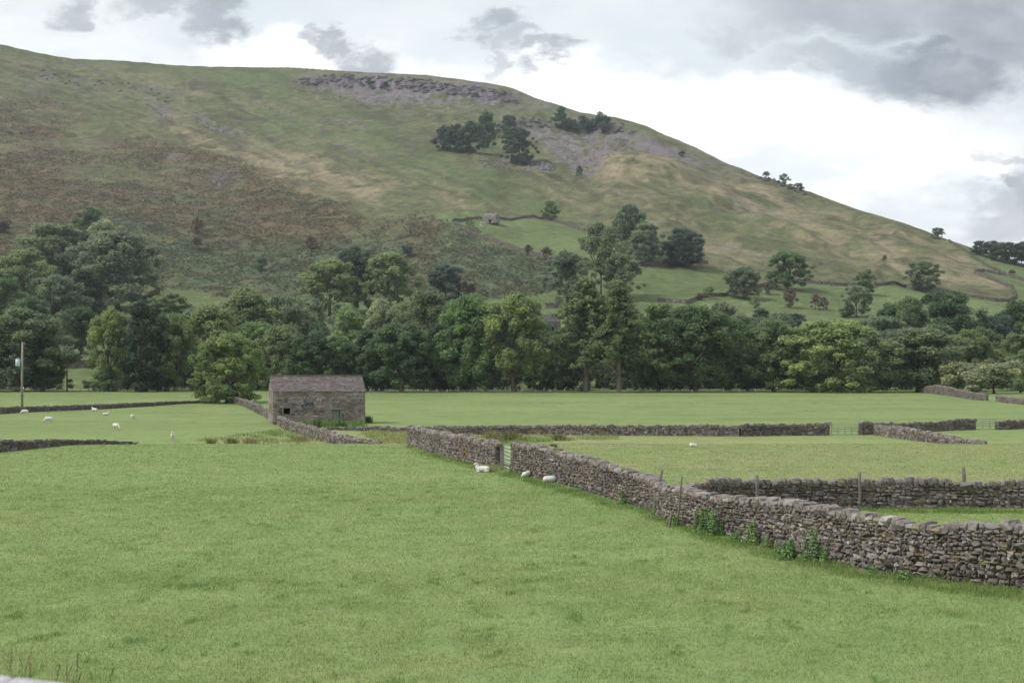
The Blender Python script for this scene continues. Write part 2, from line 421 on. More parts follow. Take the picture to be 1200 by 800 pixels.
# ------------------------------------------------------------------ stones
def _template(k):
    """rounded box with a k x k grid per side -> verts (n,3) in [-1,1], quads"""
    idx = {}; V = []; Q = []
    def vid(p):
        key = tuple(np.round(p, 5))
        if key not in idx: idx[key] = len(V); V.append(p)
        return idx[key]
    lin = np.linspace(-1, 1, k)
    for ax in range(3):
        for sg in (-1, 1):
            for a in range(k - 1):
                for b in range(k - 1):
                    q = []
                    for da, db in ((0, 0), (1, 0), (1, 1), (0, 1)):
                        p = np.zeros(3); p[ax] = sg; p[(ax + 1) % 3] = lin[a + da]; p[(ax + 2) % 3] = lin[b + db]
                        q.append(vid(p))
                    Q.append(q if sg > 0 else q[::-1])
    V = np.array(V)
    r = V / np.linalg.norm(V, axis=1, keepdims=True)
    return V, r, np.array(Q)
TB3 = _template(3); TB2 = _template(2)
STONE_COLS = np.array([[.172, .155, .147], [.212, .196, .188], [.126, .113, .106], [.145, .127, .108], [.130, .110, .106], [.145, .135, .085], [.27, .26, .25], [.17, .16, .165], [.105, .095, .085]])
STONE_P = np.array([.22, .17, .14, .13, .07, .08, .03, .12, .04])

def stones_mesh(C, T, Nn, L, W, H, cols, rng, rounding=.35, jit=.10, tpl=TB3, tilt=.06, spin=.06):
    """C centres, T along-wall unit dirs, Nn across dirs, L/W/H half sizes"""
    n = len(C); B, R, Q = tpl
    k = len(B)
    base = B[None] * (1 - rounding) + R[None] * rounding * 1.25
    base = base + rng.normal(0, jit, (n, k, 3)) * np.array([1, 1, 1.0])
    base = base * np.stack([L, W, H], -1)[:, None, :]
    a = rng.normal(0, tilt, n); ca, sa = np.cos(a), np.sin(a)     # rotate in wall plane
    x = base[..., 0] * ca[:, None] - base[..., 2] * sa[:, None]; z = base[..., 0] * sa[:, None] + base[..., 2] * ca[:, None]
    b = rng.normal(0, spin, n); cb, sb = np.cos(b), np.sin(b)
    y = base[..., 1]
    x, y = x * cb[:, None] - y * sb[:, None], x * sb[:, None] + y * cb[:, None]
    up = np.array([0, 0, 1.0])
    V = C[:, None, :] + x[..., None] * T[:, None, :] + y[..., None] * Nn[:, None, :] + z[..., None] * up
    F_ = (Q[None] + (np.arange(n) * k)[:, None, None]).reshape(-1, 4)
    return V.reshape(-1, 3), F_, np.repeat(cols, k, 0)

def stone_cols(n, rng, dark=1.0, lichen=0.0):
    c = np.array([1.03, 1, .97]) * STONE_COLS[rng.choice(len(STONE_COLS), n, p=STONE_P)] * rng.uniform(.80, 1.17, (n, 1)) * dark
    if lichen:
        m = rng.random(n) < lichen
        c[m] = c[m] * .4 + np.array([.24, .165, .055]) * .6 * rng.uniform(.6, 1.1, (m.sum(), 1))
    return c

def path_from_px(pts):
    """[(px, base_py, top_py)] -> xyz base points (n,3), heights"""
    B = []; Hh = []
    for q in pts:
        px, b, t = q[:3]
        if len(q) == 4:
            p = AT(px, q[3]); B.append(p[:]); Hh.append(max(.25, (HY - t) / F * p.y - p.z)); continue
        p = P(px, b); B.append(p[:]); Hh.append(max(.25, (b - t) / F * p.y))
    return np.array(B), np.array(Hh)

def dry_wall(pts, label, group, course=.15, slen=.34, width=.56, mat='stone', lichen=.04, dark=1.0, seed=1, tpl=TB3, smooth_path=True, xyz=None, cope=.26, category='stone wall', rough=.07):
    rng = np.random.default_rng(seed)
    B, Hh = path_from_px(pts) if xyz is None else (np.array([p[:3] for p in xyz], float), np.array([p[3] for p in xyz], float))
    seg = np.linalg.norm(np.diff(B[:, :2], axis=0), axis=1); S = np.concatenate([[0], np.cumsum(seg)]); Ltot = S[-1]
    m = max(3, int(Ltot / .25)); ss = np.linspace(0, Ltot, m)
    bx, by = np.interp(ss, S, B[:, 0]), np.interp(ss, S, B[:, 1])
    if smooth_path and m > 30:
        k = min(17, m // 4); ker = np.ones(k) / k
        pad = lambda a: np.convolve(np.concatenate([2 * a[0] - a[1:k // 2 + 1][::-1], a, 2 * a[-1] - a[-k // 2:-1][::-1]])[: m + 2 * (k // 2)], ker, 'valid')[:m]
        bx2, by2 = pad(bx), pad(by)
        if len(bx2) == m: bx, by = bx2, by2
    hh = np.interp(ss, S, Hh) * (1 + .05 * fbm(ss / 2.2, ss * 0 + seed, seed, 3))
    bz = terrain(bx, by)
    def at(s):
        x = np.interp(s, ss, bx); y = np.interp(s, ss, by); z = np.interp(s, ss, bz); h = np.interp(s, ss, hh)
        e = .3
        tx = np.interp(s + e, ss, bx) - np.interp(s - e, ss, bx); ty = np.interp(s + e, ss, by) - np.interp(s - e, ss, by)
        l = np.hypot(tx, ty) + 1e-9; tx, ty = tx / l, ty / l
        return np.stack([x, y, z], -1), h, np.stack([tx, ty, tx * 0], -1), np.stack([-ty, tx, tx * 0], -1)
    hm = float(np.mean(hh)); ch = min(cope * .8, hm * .25)
    nc = max(2, int(round((hm - ch) / course)))
    Cs, Ts, Ns, Ls, Ws, Hs = [], [], [], [], [], []
    fr = np.cumsum(rng.uniform(.7, 1.3, nc) * np.linspace(1.25, .8, nc)); fr = np.concatenate([[0], fr / fr[-1]])
    for k in range(nc):
        ln = rng.lognormal(math.log(slen * (1.12 - .25 * k / nc)), .38, int(Ltot / slen * 2.2) + 6)
        cs = np.cumsum(ln); ok = cs < Ltot
        s = np.concatenate([[0], cs[ok]]); ln = ln[:len(s)]
        ln = np.minimum(ln, Ltot - s); mid = s + ln / 2
        p, h, t, nn = at(mid)
        hb = (h - np.minimum(ch, h * .25)) + .06
        zc = -0.06 + (fr[k] + fr[k + 1]) / 2 * hb; th = (fr[k + 1] - fr[k]) * hb
        p[:, 2] += zc + rng.normal(0, .014, len(s)) + .02 * np.sin(mid * 1.7 + k)
        w = width * (1 - .28 * fr[k]) / 2 * rng.uniform(.9, 1.13, len(s))
        Cs.append(p); Ts.append(t); Ns.append(nn); Ls.append(ln / 2 * 1.02); Ws.append(w); Hs.append(th / 2 * rng.uniform(.98, 1.22, len(s)))
    Cs, Ts, Ns, Ls, Ws, Hs = map(np.concatenate, (Cs, Ts, Ns, Ls, Ws, Hs))
    cols = stone_cols(len(Cs), rng, dark * .86, lichen)
    patch = fbm(Cs[:, 0] * .35 + Cs[:, 1] * .35, Cs[:, 2] * 1.0, seed + 5, 3)[:, None]
    cols = cols * (1 + .22 * patch)
    V, Q, cc = stones_mesh(Cs, Ts, Ns, Ls, Ws, Hs, cols, rng, rounding=rough * 3.5, jit=rough, tpl=tpl)
    # rubble heart of the wall
    p, h, t, nn = at(ss); wv = width * .30
    top = np.maximum(h - ch - .05, .1)
    ring = np.stack([p - nn * wv - [0, 0, .15], p - nn * wv * .72 + np.stack([top * 0, top * 0, top], -1), p + nn * wv * .72 + np.stack([top * 0, top * 0, top], -1), p + nn * wv - [0, 0, .15]], 1)
    n0 = len(V); i = np.arange(m - 1) * 4
    Q2 = np.concatenate([np.stack([i + a, i + b, i + b + 4, i + a + 4], -1) for a, b in ((0, 1), (1, 2), (2, 3))])
    V = np.concatenate([V, ring.reshape(-1, 3)]); Q = np.concatenate([Q, Q2 + n0, np.array([[0, 1, 2, 3], [m * 4 - 1, m * 4 - 2, m * 4 - 3, m * 4 - 4]]) + n0]); cc = np.concatenate([cc, np.tile([[.07, .065, .06]], (m * 4, 1))])
    root = empty('dry_stone_wall', B[0]); tag(root, label, category, group, 'thing')
    o = B[0]
    link('stone_courses', mesh('stone_courses', V - o, Q, M[mat], cc), root)
    # coping of upright stones
    ln = rng.lognormal(math.log(cope * .95), .3, int(Ltot / cope * 2) + 6); cs = np.cumsum(ln); s = np.concatenate([[0], cs[cs < Ltot]]); ln = ln[:len(s)]
    p, h, t, nn = at(s + ln / 2)
    hz = np.minimum(ch, h * .3) * rng.uniform(.65, 1.55, len(s)); p[:, 2] += h - np.minimum(ch, h * .25) + hz * .42
    cols = stone_cols(len(s), rng, dark * 1.15, lichen * .7); cols = cols * .6 + np.array([.185, .173, .166]) * .4 * dark
    V, Q, cc = stones_mesh(p, t, nn, ln / 2 * 1.05, width * .40 * rng.uniform(.85, 1.2, len(s)), hz / 2 * 1.15, cols, rng, rounding=.5, jit=.09, tpl=tpl, tilt=.16, spin=.12)
    link('coping', mesh('coping', V - o, Q, M[mat], cc), root)
    return root

GN = 'dry stone walls dividing the valley fields'
W1 = [(603, 553, 517), (616, 556, 519), (632, 559, 523), (660, 566, 530), (685, 572, 536), (700, 578, 541), (735, 587, 550), (760, 595, 557), (772, 599, 564), (783, 608, 568), (803, 614, 571), (825, 620.5, 576), (850, 625, 580), (875, 630, 583), (925, 645, 589), (962, 653, 593), (1025, 668, 602), (1075, 676, 611), (1110, 681, 614), (1150, 685, 615), (1200, 688, 615), (1290, 697, 622), (1400, 712, 632)]
dry_wall(W1, 'long tumbled dry stone wall from the small gate to the right edge', GN, course=.108, slen=.155, width=.62, seed=3, cope=.24, lichen=.012, rough=.13)
dry_wall([(480, 522, 498), (490, 524, 500), (500, 527, 503), (520, 534, 507), (545, 540.5, 511), (570, 545.5, 516), (584.5, 548.5, 519)], 'short dry stone wall with orange lichen ending at the wooden gate post', GN, course=.15, slen=.25, seed=4, lichen=.05, rough=.12)
dry_wall([(797, 603, 567), (815, 601, 562), (880, 598, 562), (975, 596, 562), (1037, 595.5, 560.5), (1075, 595, 562), (1200, 594.5, 564), (1330, 593, 563), (1450, 592, 563)], 'straight grey dry stone wall with fence posts, branching right from the long tumbled wall', GN, course=.13, slen=.25, width=.55, seed=5, dark=.85, lichen=.01, rough=.11)
FT = dict(course=.17, slen=.34, tpl=TB2, rough=.10, cope=.28)
dry_wall([(384, 503.2, 500), (430, 505, 499.8), (480, 507, 500.5), (520, 508.5, 499), (600, 509, 498), (700, 510, 498), (800, 510.5, 498), (866.5, 511, 498.5)], 'long low dry stone wall crossing the middle of the fields behind the small gate', GN, seed=6, dark=.85, **FT)
dry_wall([(867.5, 511, 496.8), (900, 510.5, 497), (940, 510, 496.5), (963, 510, 496), (972, 510, 495)], 'short higher dry stone wall ending at the long metal field gate', GN, seed=7, dark=.85, **FT)
dry_wall([(1007.5, 509.5, 494.5), (1027, 508.5, 495.5), (1060, 507, 495), (1100, 505, 494), (1120, 504, 491.5), (1142, 503.5, 490.5)], 'dry stone wall between the two long metal field gates', GN, seed=8, dark=.9, **FT)
dry_wall([(1026, 509.5, 497.5), (1050, 513, 499), (1075, 516.5, 503.5), (1100, 0, 508.5, 132), (1116, 0, 511.5, 129), (1130, 0, 514.5, 127), (1155, 0, 517.5, 124)], 'dry stone wall sinking into the grass as it runs towards the long tumbled wall', GN, seed=9, smooth_path=False, **FT)
dry_wall([(1168.5, 503.5, 493.5), (1185, 503, 492.5), (1200, 502, 492), (1260, 500, 490)], 'dry stone wall at the right edge beyond the second field gate', GN, seed=10, dark=.9, **FT)
dry_wall([(1078, 460, 458), (1086, 460.5, 453), (1097, 461.5, 451), (1108, 463, 452.5), (1125, 465.5, 456.5), (1140, 468, 459.5), (1157, 469.5, 462)], 'humped dry stone wall below the pale shrubs at the far right', GN, seed=11, smooth_path=False, **FT)
dry_wall([(1168, 470, 463), (1185, 472.5, 465.5), (1200, 474, 467), (1250, 480, 473)], 'short far dry stone wall right of the humped one', GN, seed=12, **FT)
dry_wall([(276, 472.5, 465.2), (290, 477, 469), (310, 487, 477.5), (320, 493, 484.5), (332, 501, 489.5), (345, 505.5, 494), (365, 512, 499), (380, 516.5, 503.5), (392, 0, 507, 131), (408, 0, 511, 128.5), (422, 0, 514.5, 126.5), (446, 0, 518, 124)], 'crooked dry stone wall passing the left corner of the field barn', GN, seed=13, smooth_path=False, **FT)
dry_wall([(-90, 490, 481), (0, 485, 477), (50, 482, 475.5), (125, 479, 473.5), (175, 476, 471.5), (205, 473.5, 470.2), (246, 471.5, 468.8)], 'low dark dry stone wall behind the grazing sheep', GN, seed=14, dark=.75, smooth_path=False, **FT)
dry_wall([(-70, 536, 517), (0, 529.5, 516), (37, 525.8, 515.5), (75, 0, 515.2, 108), (100, 0, 515.4, 109.5), (125, 0, 515.8, 110.5), (145, 0, 516.8, 111.5), (160, 0, 518.0, 112)], 'broken dry stone wall tailing off into rubble in front of the grazing sheep', GN, seed=15, dark=.8, smooth_path=False, **FT)

# roadside wall under the photographer
RW = [(-6.2, -.74), (-3.4, -.95), (-1.86, -1.092), (-1.62, -1.122), (-.4, -1.29), (1.2, -1.36), (3.2, -1.38), (6.2, -1.4)]
rb_ = dry_wall(None, 'roadside wall whose smooth pale capstone fills the bottom left corner', None, seed=16, xyz=[(x, 5.0, float(terrain(x, 5.0)), zt - .21 - float(terrain(x, 5.0))) for x, zt in RW], smooth_path=False, cope=.3, width=.40, course=.13, slen=.3, dark=1.2, rough=.05)
cs_ = MB()
for (x0, z0), (x1, z1) in zip(RW[:-1], RW[1:]):
    ln = math.hypot(x1 - x0, z1 - z0); an = -math.atan2(z1 - z0, x1 - x0)
    cs_.box(((x0 + x1) / 2, 5.0, (z0 + z1) / 2 - .108), (ln + .004, .5, .10), (.40, .385, .42), Matrix.Rotation(an, 4, 'Y'))
cap_ = cs_.build('capstone', M['stone'], rb_); cap_.location = -Vector(rb_.location)
bv = cap_.modifiers.new('bevel', 'BEVEL'); bv.width = .02; bv.segments = 2

# walls across the hillside: small in the picture, one mesh each
def hill_wall(pts, label, h=1.5, seed=1):
    rng = np.random.default_rng(seed)
    B = np.array([P(px, py)[:] for px, py in pts])
    seg = np.linalg.norm(np.diff(B, axis=0), axis=1); S = np.concatenate([[0], np.cumsum(seg)])
    s = np.arange(0, S[-1], .9); n = len(s)
    x, y = np.interp(s, S, B[:, 0]), np.interp(s, S, B[:, 1])
    z = terrain(x, y)
    tx = np.gradient(x); ty = np.gradient(y); l = np.hypot(tx, ty) + 1e-9
    T = np.stack([tx / l, ty / l, tx * 0], -1); Nn = np.stack([-ty / l, tx / l, tx * 0], -1)
    Vs, Qs, cs = [], [], []; n0 = 0
    for lv, (f0, hh) in enumerate(((.25, .32), (.62, .28), (.95, .24))):
        C = np.stack([x, y, z + h * f0 + rng.normal(0, .05, n)], -1)
        V, Q, c = stones_mesh(C, T, Nn, np.full(n, .52), np.full(n, .36 - .06 * lv), h * hh * rng.uniform(.7, 1.15, n), stone_cols(n, rng, .72), rng, .25, .13, TB2)
        Vs.append(V); Qs.append(Q + n0); cs.append(c); n0 += len(V)
    o = B[0]
    w = link('hillside_wall', mesh('hillside_wall', np.concatenate(Vs) - o, np.concatenate(Qs), M['farstone'], np.concatenate(cs)), None, o)
    return tag(w, label, 'stone wall', 'dry stone walls across the hillside', 'thing')
hill_wall([(564, 257), (550, 257.5), (536, 259), (530, 260.5), (534, 264), (552, 273), (580, 283), (600, 290), (617, 296), (636, 303), (652, 308)], 'hillside wall curving down left of the small upper barn', seed=21)
hill_wall([(586, 257), (610, 256.5), (645, 257)], 'short hillside wall from the upper barn to the lone round tree', seed=22)
hill_wall([(646, 258), (655, 261), (672, 267), (695, 274), (712, 281)], 'hillside wall dropping right from the lone round tree', seed=23)
hill_wall([(675, 311), (720, 312), (775, 311), (830, 309)], 'hillside wall passing beneath the four big pasture trees', seed=24)
hill_wall([(772, 353), (805, 356), (818, 351), (830, 347.5), (858, 346), (880, 340), (897, 335), (915, 332)], 'stepped hillside wall below the bushy hawthorn tree', seed=25)
hill_wall([(935, 330), (960, 333), (1000, 335), (1035, 334.5), (1062, 337), (1090, 343), (1130, 347), (1165, 353), (1182, 354), (1191, 349), (1187, 338), (1162, 328), (1142, 320)], 'long hillside wall sweeping round the corner of the right hand pasture', seed=26)
hill_wall([(1142, 320), (1152, 318), (1177, 323), (1206, 331)], 'hillside wall running out to the right edge below the skyline wood', seed=27)
hill_wall([(1112, 283), (1130, 294), (1147, 306), (1162, 315), (1178, 322)], 'hillside wall coming down from the skyline beside the wood', seed=28)
hill_wall([(72, 432), (90, 431.5), (118, 430.5), (140, 430)], 'far wall glimpsed between the crossarm pole and the pale ash', h=2.2, seed=29)
hill_wall([(640, 361), (655, 360.5), (668, 360)], 'short wall glimpsed above the yellow green riverside ash', h=1.9, seed=30)

# ------------------------------------------------------------------ field barn
def masonry(rng, w, h0, tophfn, holes, course=.17, slen=.36, depth=.16, dark=1.0):
    """stones of one wall face in local (s, z): list of (s, z, half len, half height); none inside holes"""
    out = []
    z = 0.0
    while z < h0:
        th = rng.uniform(.75, 1.3) * course; s = rng.uniform(-.2, 0)
        while s < w:
            ln = float(np.clip(rng.lognormal(math.log(slen), .4), .14, .9))
            a, b = max(s, 0), min(s + ln, w); c = (a + b) / 2
            if b - a > .05 and z + th * .6 < tophfn(c) and not any(b > q[0] + .02 and a < q[1] - .02 and z + th > q[2] + .03 and z < q[3] - .03 for q in holes):
                out.append((c, z + th / 2, (b - a) / 2, th / 2))
            s += ln
        z += th
    return np.array(out)

def building(loc, ang, Lx, Dy, eave, ridge, label, cat, name, group=None, openings=(), gable_slits=(), seed=1, course=.17, slen=.36, chimney=False, quoins=True, roofcol=(.118, .100, .103), dark=1.0, stonecol=None, fine=True):
    rng = np.random.default_rng(seed)
    root = empty(name, loc, ang); tag(root, label, cat, group)
    mb = MB(); core = (.13, .115, .10)
    T_ = .45
    def topg(s): return eave + (ridge - eave) * (1 - abs(s - Dy / 2) / (Dy / 2))
    # core: front face split round its openings, other three walls solid
    xs = sorted({0.0, Lx, *[o[0] for o in openings], *[o[1] for o in openings]})
    for a, b in zip(xs[:-1], xs[1:]):
        o = [q for q in openings if q[0] <= a + 1e-6 and q[1] >= b - 1e-6]
        if not o: mb.box(((a + b) / 2, T_ / 2, eave / 2 - .2), (b - a, T_, eave + .4), core)
        else:
            q = o[0]
            mb.box(((a + b) / 2, T_ / 2, (q[2] - .4) / 2), (b - a, T_, q[2] + .4), core)
            mb.box(((a + b) / 2, T_ / 2, (eave + q[3]) / 2), (b - a, T_, eave - q[3]), core)
    mb.box((Lx / 2, Dy - T_ / 2, eave / 2 - .2), (Lx, T_, eave + .4), core)
    for xx_ in (T_ / 2, Lx - T_ / 2):
        mb.box((xx_, Dy / 2, eave / 2 - .2), (T_, Dy - 2 * T_, eave + .4), core)
        a = xx_ - T_ / 2; b = xx_ + T_ / 2; e = .003
        v = [[a, e, eave], [a, Dy - e, eave], [a, Dy / 2, ridge - .04], [b, e, eave], [b, Dy - e, eave], [b, Dy / 2, ridge - .04]]
        mb.add(v, [[0, 3, 5, 2], [1, 2, 5, 4], [0, 1, 4, 3]], [[0, 2, 1], [3, 4, 5]], core)
    mb.box((Lx / 2, Dy / 2, .05), (Lx - 2 * T_ - .01, Dy - 2 * T_ - .01, .1), (.06, .055, .05))
    # masonry skins
    def skin(w, h0, topf, holes, origin, t, n):
        st = masonry(rng, w, h0, topf, holes, course, slen)
        k = len(st); t = np.array(t, float); n = np.array(n, float)
        C = np.array(origin)[None] + st[:, :1] * t + st[:, 1:2] * np.array([0, 0, 1.]) + n * rng.normal(.0, .018, k)[:, None]
        cols = stone_cols(k, rng, dark, .03)
        if stonecol is not None: cols = cols * .5 + np.array(stonecol) * .5 * rng.uniform(.75, 1.2, (k, 1)); cols = cols * (1 + .35 * np.clip(fbm(C[:, 0] * .9 + C[:, 1] * .9, C[:, 2] * 1.3, seed, 3), -.9, .6))[:, None]
        # darker weathering bands of through stones
        V, Q, c = stones_mesh(C, np.tile(t, (k, 1)), np.tile(n, (k, 1)), st[:, 2] * 1.0, np.full(k, .09), st[:, 3] * 1.02, cols, rng, .18, .07, TB3 if fine else TB2, .03, .03)
        mb.add(V, Q, None, c)
    skin(Lx, eave, lambda s: eave, [o[:4] for o in openings], (0, -.03, 0), (1, 0, 0), (0, -1, 0))
    skin(Lx, eave, lambda s: eave, [], (0, Dy + .03, 0), (1, 0, 0), (0, 1, 0))
    skin(Dy, ridge, topg, gable_slits, (-.03, 0, 0), (0, 1, 0), (-1, 0, 0))
    skin(Dy, ridge, topg, [], (Lx + .03, 0, 0), (0, 1, 0), (1, 0, 0))
    if fine:   # projecting through stones in two rows
        for zz_ in (eave * .42, eave * .74):
            for s in np.arange(.5, Lx, 1.15):
                s2 = s + rng.uniform(-.2, .2)
                if any(q[0] - .2 < s2 < q[1] + .2 and q[2] - .2 < zz_ < q[3] + .3 for q in openings): continue
                mb.box((s2, -.16, zz_ + rng.uniform(-.06, .06)), (rng.uniform(.25, .55), .22, .09), tuple(np.array([.13, .12, .11]) * rng.uniform(.8, 1.2)))
    mb.build('wall', M['stone'], root)
    # roof: two slopes of slate courses
    rb = MB(); rise = ridge - eave; sl = math.hypot(Dy / 2, rise); oh = .16
    for sgn in (-1, 1):
        y0 = Dy / 2; dy = sgn * (Dy / 2) / sl; dz = -rise / sl
        nrm = np.array([0, sgn * rise / sl, (Dy / 2) / sl])
        pl = np.array([[-oh, y0, ridge + .03], [Lx + oh, y0, ridge + .03], [Lx + oh, y0 + dy * (sl + oh), ridge + .03 + dz * (sl + oh)], [-oh, y0 + dy * (sl + oh), ridge + .03 + dz * (sl + oh)]])
        rb.add(np.concatenate([pl, pl - nrm * .08]), [[0, 1, 2, 3], [7, 6, 5, 4], [0, 4, 5, 1], [1, 5, 6, 2], [2, 6, 7, 3], [3, 7, 4, 0]], None, (.05, .045, .045))
        ncs = max(5, int(sl / .26))
        for k in range(ncs):
            d0 = k * (sl + oh) / ncs; d1 = d0 + (sl + oh) / ncs * 1.25; s = -oh
            wd = .30 + .16 * k / ncs
            while s < Lx + oh:
                w_ = rng.uniform(.75, 1.3) * wd; e = min(s + w_ - .012, Lx + oh)
                c = np.array(roofcol) * rng.uniform(.75, 1.25) * np.array([1 + rng.normal(0, .05), 1, 1 + rng.normal(0, .04)])
                if rng.random() < .035: c = np.array([.17, .16, .165]) * rng.uniform(.8, 1.2)
                if rng.random() < .03 + (.35 if k == 0 else 0): c = np.array([.13, .115, .07]) * rng.uniform(.7, 1.2)
                lift0, lift1 = .015, .045 + rng.uniform(0, .012)
                q = []
                for (sa, dd, lf) in ((s, d0, lift0), (e, d0, lift0), (e, min(d1, sl + oh + .02), lift1), (s, min(d1, sl + oh + .02), lift1)):
                    q.append(np.array([sa, y0 + dy * dd, ridge + .03 + dz * dd]) + nrm * lf)
                q = np.array(q); th = nrm * .022
                rb.add(np.concatenate([q, q - th]), [[0, 1, 2, 3], [2, 6, 7, 3], [0, 3, 7, 4], [1, 5, 6, 2]], None, c)
                s += w_
    roof = rb.build('roof', M['slate'], root)
    rg = MB(); s = -oh
    while s < Lx + oh - .1:
        w_ = min(rng.uniform(.5, .8), Lx + oh - s)
        rg.box((s + w_ / 2, Dy / 2, ridge + .07), (w_ - .02, .34, .12), tuple(np.array([.17, .155, .11]) * rng.uniform(.75, 1.25)))
        s += w_
    rg.build('ridge_stones', M['slate'], roof)
    if chimney:
        cb = MB()
        for cx_ in (chimney if isinstance(chimney, (list, tuple)) else [.5]):
            cb.box((cx_, Dy / 2, ridge + .6), (.8, .7, 1.5), (.15, .14, .13)); cb.box((cx_, Dy / 2, ridge + 1.38), (.95, .85, .12), (.2, .19, .18))
            for dx in (-.2, .2): cb.tube([(cx_ + dx, Dy / 2, ridge + 1.44), (cx_ + dx, Dy / 2, ridge + 1.85)], [.13, .11], 8, (.30, .13, .07))
        cb.build('chimney', M['stone'], roof)
    return root, mb, rng

bl = P(321, 497)
ba = math.radians(16)
BL, BD, BE, BR = 11.3, 5.6, 4.05, 5.95
ops = [(1.15, 2.0, 1.25, 2.0), (3.75, 4.75, 2.05, 2.6), (7.15, 8.2, .12, 1.75)]
barn, _, rng = building(bl, ba, BL, BD, BE, BR, 'stone field barn with purple brown slate roof standing at the crooked wall', 'barn', 'field_barn', openings=ops, gable_slits=[(2.6, 2.78, 1.3, 2.2)], seed=33, dark=1.3, stonecol=(.235, .20, .172))
# shutter, window, door
wn = MB(); o = ops[1]
wn.box(((o[0] + o[1]) / 2, -.09, o[3] + .09), (1.3, .14, .16), (.15, .14, .13)); wn.box(((o[0] + o[1]) / 2, -.10, o[2] - .07), (1.25, .18, .12), (.17, .16, .15))
win = wn.build('window', M['stone'], barn)
fr_ = MB()
for a, b in (((o[0] + .04), .07), ((o[1] - .04), .07), ((o[0] + o[1]) / 2, .05)): fr_.box((a, .20, (o[2] + o[3]) / 2), (b, .06, o[3] - o[2] - .02), (.30, .34, .38))
for zz_ in (o[2] + .03, o[3] - .03): fr_.box(((o[0] + o[1]) / 2, .20, zz_), (o[1] - o[0] - .02, .065, .05), (.30, .34, .38))
fr_.build('frame', M['wood'], win)
g = MB(); g.box(((o[0] + o[1]) / 2, .235, (o[2] + o[3]) / 2), (o[1] - o[0] - .01, .01, o[3] - o[2] - .01)); g.build('pane', M['glass'], win)
o = ops[0]; fk = MB()
fk.box(((o[0] + o[1]) / 2, -.085, o[3] + .09), (1.15, .14, .15), (.22, .21, .19)); fk.box(((o[0] + o[1]) / 2, -.085, o[2] - .07), (1.1, .16, .11), (.2, .19, .18))
for x in (o[0] - .07, o[1] + .07): fk.box((x, -.085, (o[2] + o[3]) / 2), (.13, .13, o[3] - o[2] - .01), (.23, .22, .2))
fk.build('window_opening', M['stone'], barn)
o = ops[2]; dr = MB()
nb = 6
for k in range(nb):
    w_ = (o[1] - o[0] - .06) / nb
    dr.box((o[0] + .03 + (k + .5) * w_, .12, (o[2] + o[3]) / 2 - .02), (w_ - .012, .04, o[3] - o[2] - .06), tuple(np.array([.20, .215, .20]) * (0.9 + .04 * (k % 3))))
for zc in (.5, 1.4): dr.box(((o[0] + o[1]) / 2, .145, zc), (o[1] - o[0] - .1, .02, .12), (.15, .16, .15))
door = dr.build('door', M['wood'], barn)
MB().box((o[1] - .16, .09, .95), (.05, .05, .16), (.05, .05, .05)).build('handle', M['metal'], door)
df = MB()
df.box(((o[0] + o[1]) / 2, -.09, o[3] + .1), (1.5, .15, .19), (.21, .2, .18))
for x in (o[0] - .09, o[1] + .09): df.box((x, -.085, (o[2] + o[3]) / 2 - .05), (.17, .14, o[3] - o[2] + .08), (.2, .19, .17))
df.build('door_frame', M['stone'], door)

p = P(567, 261.5)
building(p, math.radians(-18), 8.2, 7.0, 4.7, 6.6, 'small grey stone barn high on the hill beside the walled pasture', 'barn', 'hill_barn', seed=35, course=.5, slen=1.0, openings=[(3.6, 4.9, .1, 2.2)], fine=False, dark=1.25, roofcol=(.19, .175, .185))
for (px, Yd, base, L_, D_, e_, r_, an, ch, lab) in ((214, 560, None, 13, 7, 4.9, 7.4, -8, [12.0], 'farmhouse with a chimney half hidden behind the bushy trees left of the barn'),
                                 (306, 570, None, 16, 7, 4.6, 7.2, 6, False, 'long slate roofed farm building showing between the trees above the barn'),
                                 (628, 545, None, 11, 7, 4.2, 6.8, 28, False, 'slate roofed outbuilding showing behind the yellow green riverside ash')):
    building(AT(px, Yd), math.radians(an), L_, D_, e_, r_, lab, 'farm building', 'farm_building', seed=int(px), course=.45, slen=.9, openings=[(2, 3.1, 1.2, 2.4), (L_ - 4, L_ - 2.9, .1, 2.1)], chimney=ch, fine=False, dark=.85, roofcol=(.085, .078, .082))

# ------------------------------------------------------------------ posts, gates, poles, fences
def post(px, base, top, label, r=.07, px_top=None, name='fence_post', y_off=0.0):
    p = P(px, base); p = Vector((p.x * (1 + y_off / p.y), p.y + y_off, p.z)); h = (base - top) / F * p.y
    dx = ((px_top if px_top is not None else px) - px) / F * p.y
    mb = MB(); n = 5; rg = random.Random(px)
    pts = [(dx * t + rg.uniform(-.012, .012), rg.uniform(-.012, .012), -.2 + (h + .2) * t) for t in np.linspace(0, 1, n)]
    mb.tube(pts, [r * 1.08, r, r * .98, r * .93, r * .85], 7, (.135, .122, .105))
    o = mb.build(name, M['wood'], None, True, p)
    return tag(o, label, 'post', 'weathered wooden posts along the walls')
post(1007.5, 596.5, 553, 'grey wooden post standing in front of the straight grey wall', .08)
post(1129.5, 594, 550, 'short wooden post poking up behind the straight wall near right edge', .09, y_off=.9)
post(888, 600, 556.5, 'dark wooden post against the straight wall, right of its pale thin neighbour', .08, px_top=887)
post(858.5, 600, 559, 'thin pale green stained post left of the dark one at the straight wall', .055, px_top=854)
post(764, 602, 550, 'tall leaning post propped against the long tumbled wall', .07, px_top=776)
post(793.5, 617, 558, 'slanting dark post beside the kink where the two walls meet', .045, px_top=799)
post(783, 617, 600, 'broken stub of a post leaning at the wall foot', .06, px_top=787)
post(2, 485.5, 478, 'thin stake by the low dark wall at left edge', .06)
post(56.5, 483, 474, 'thin stake against the low dark wall right of the transformer pole', .06)
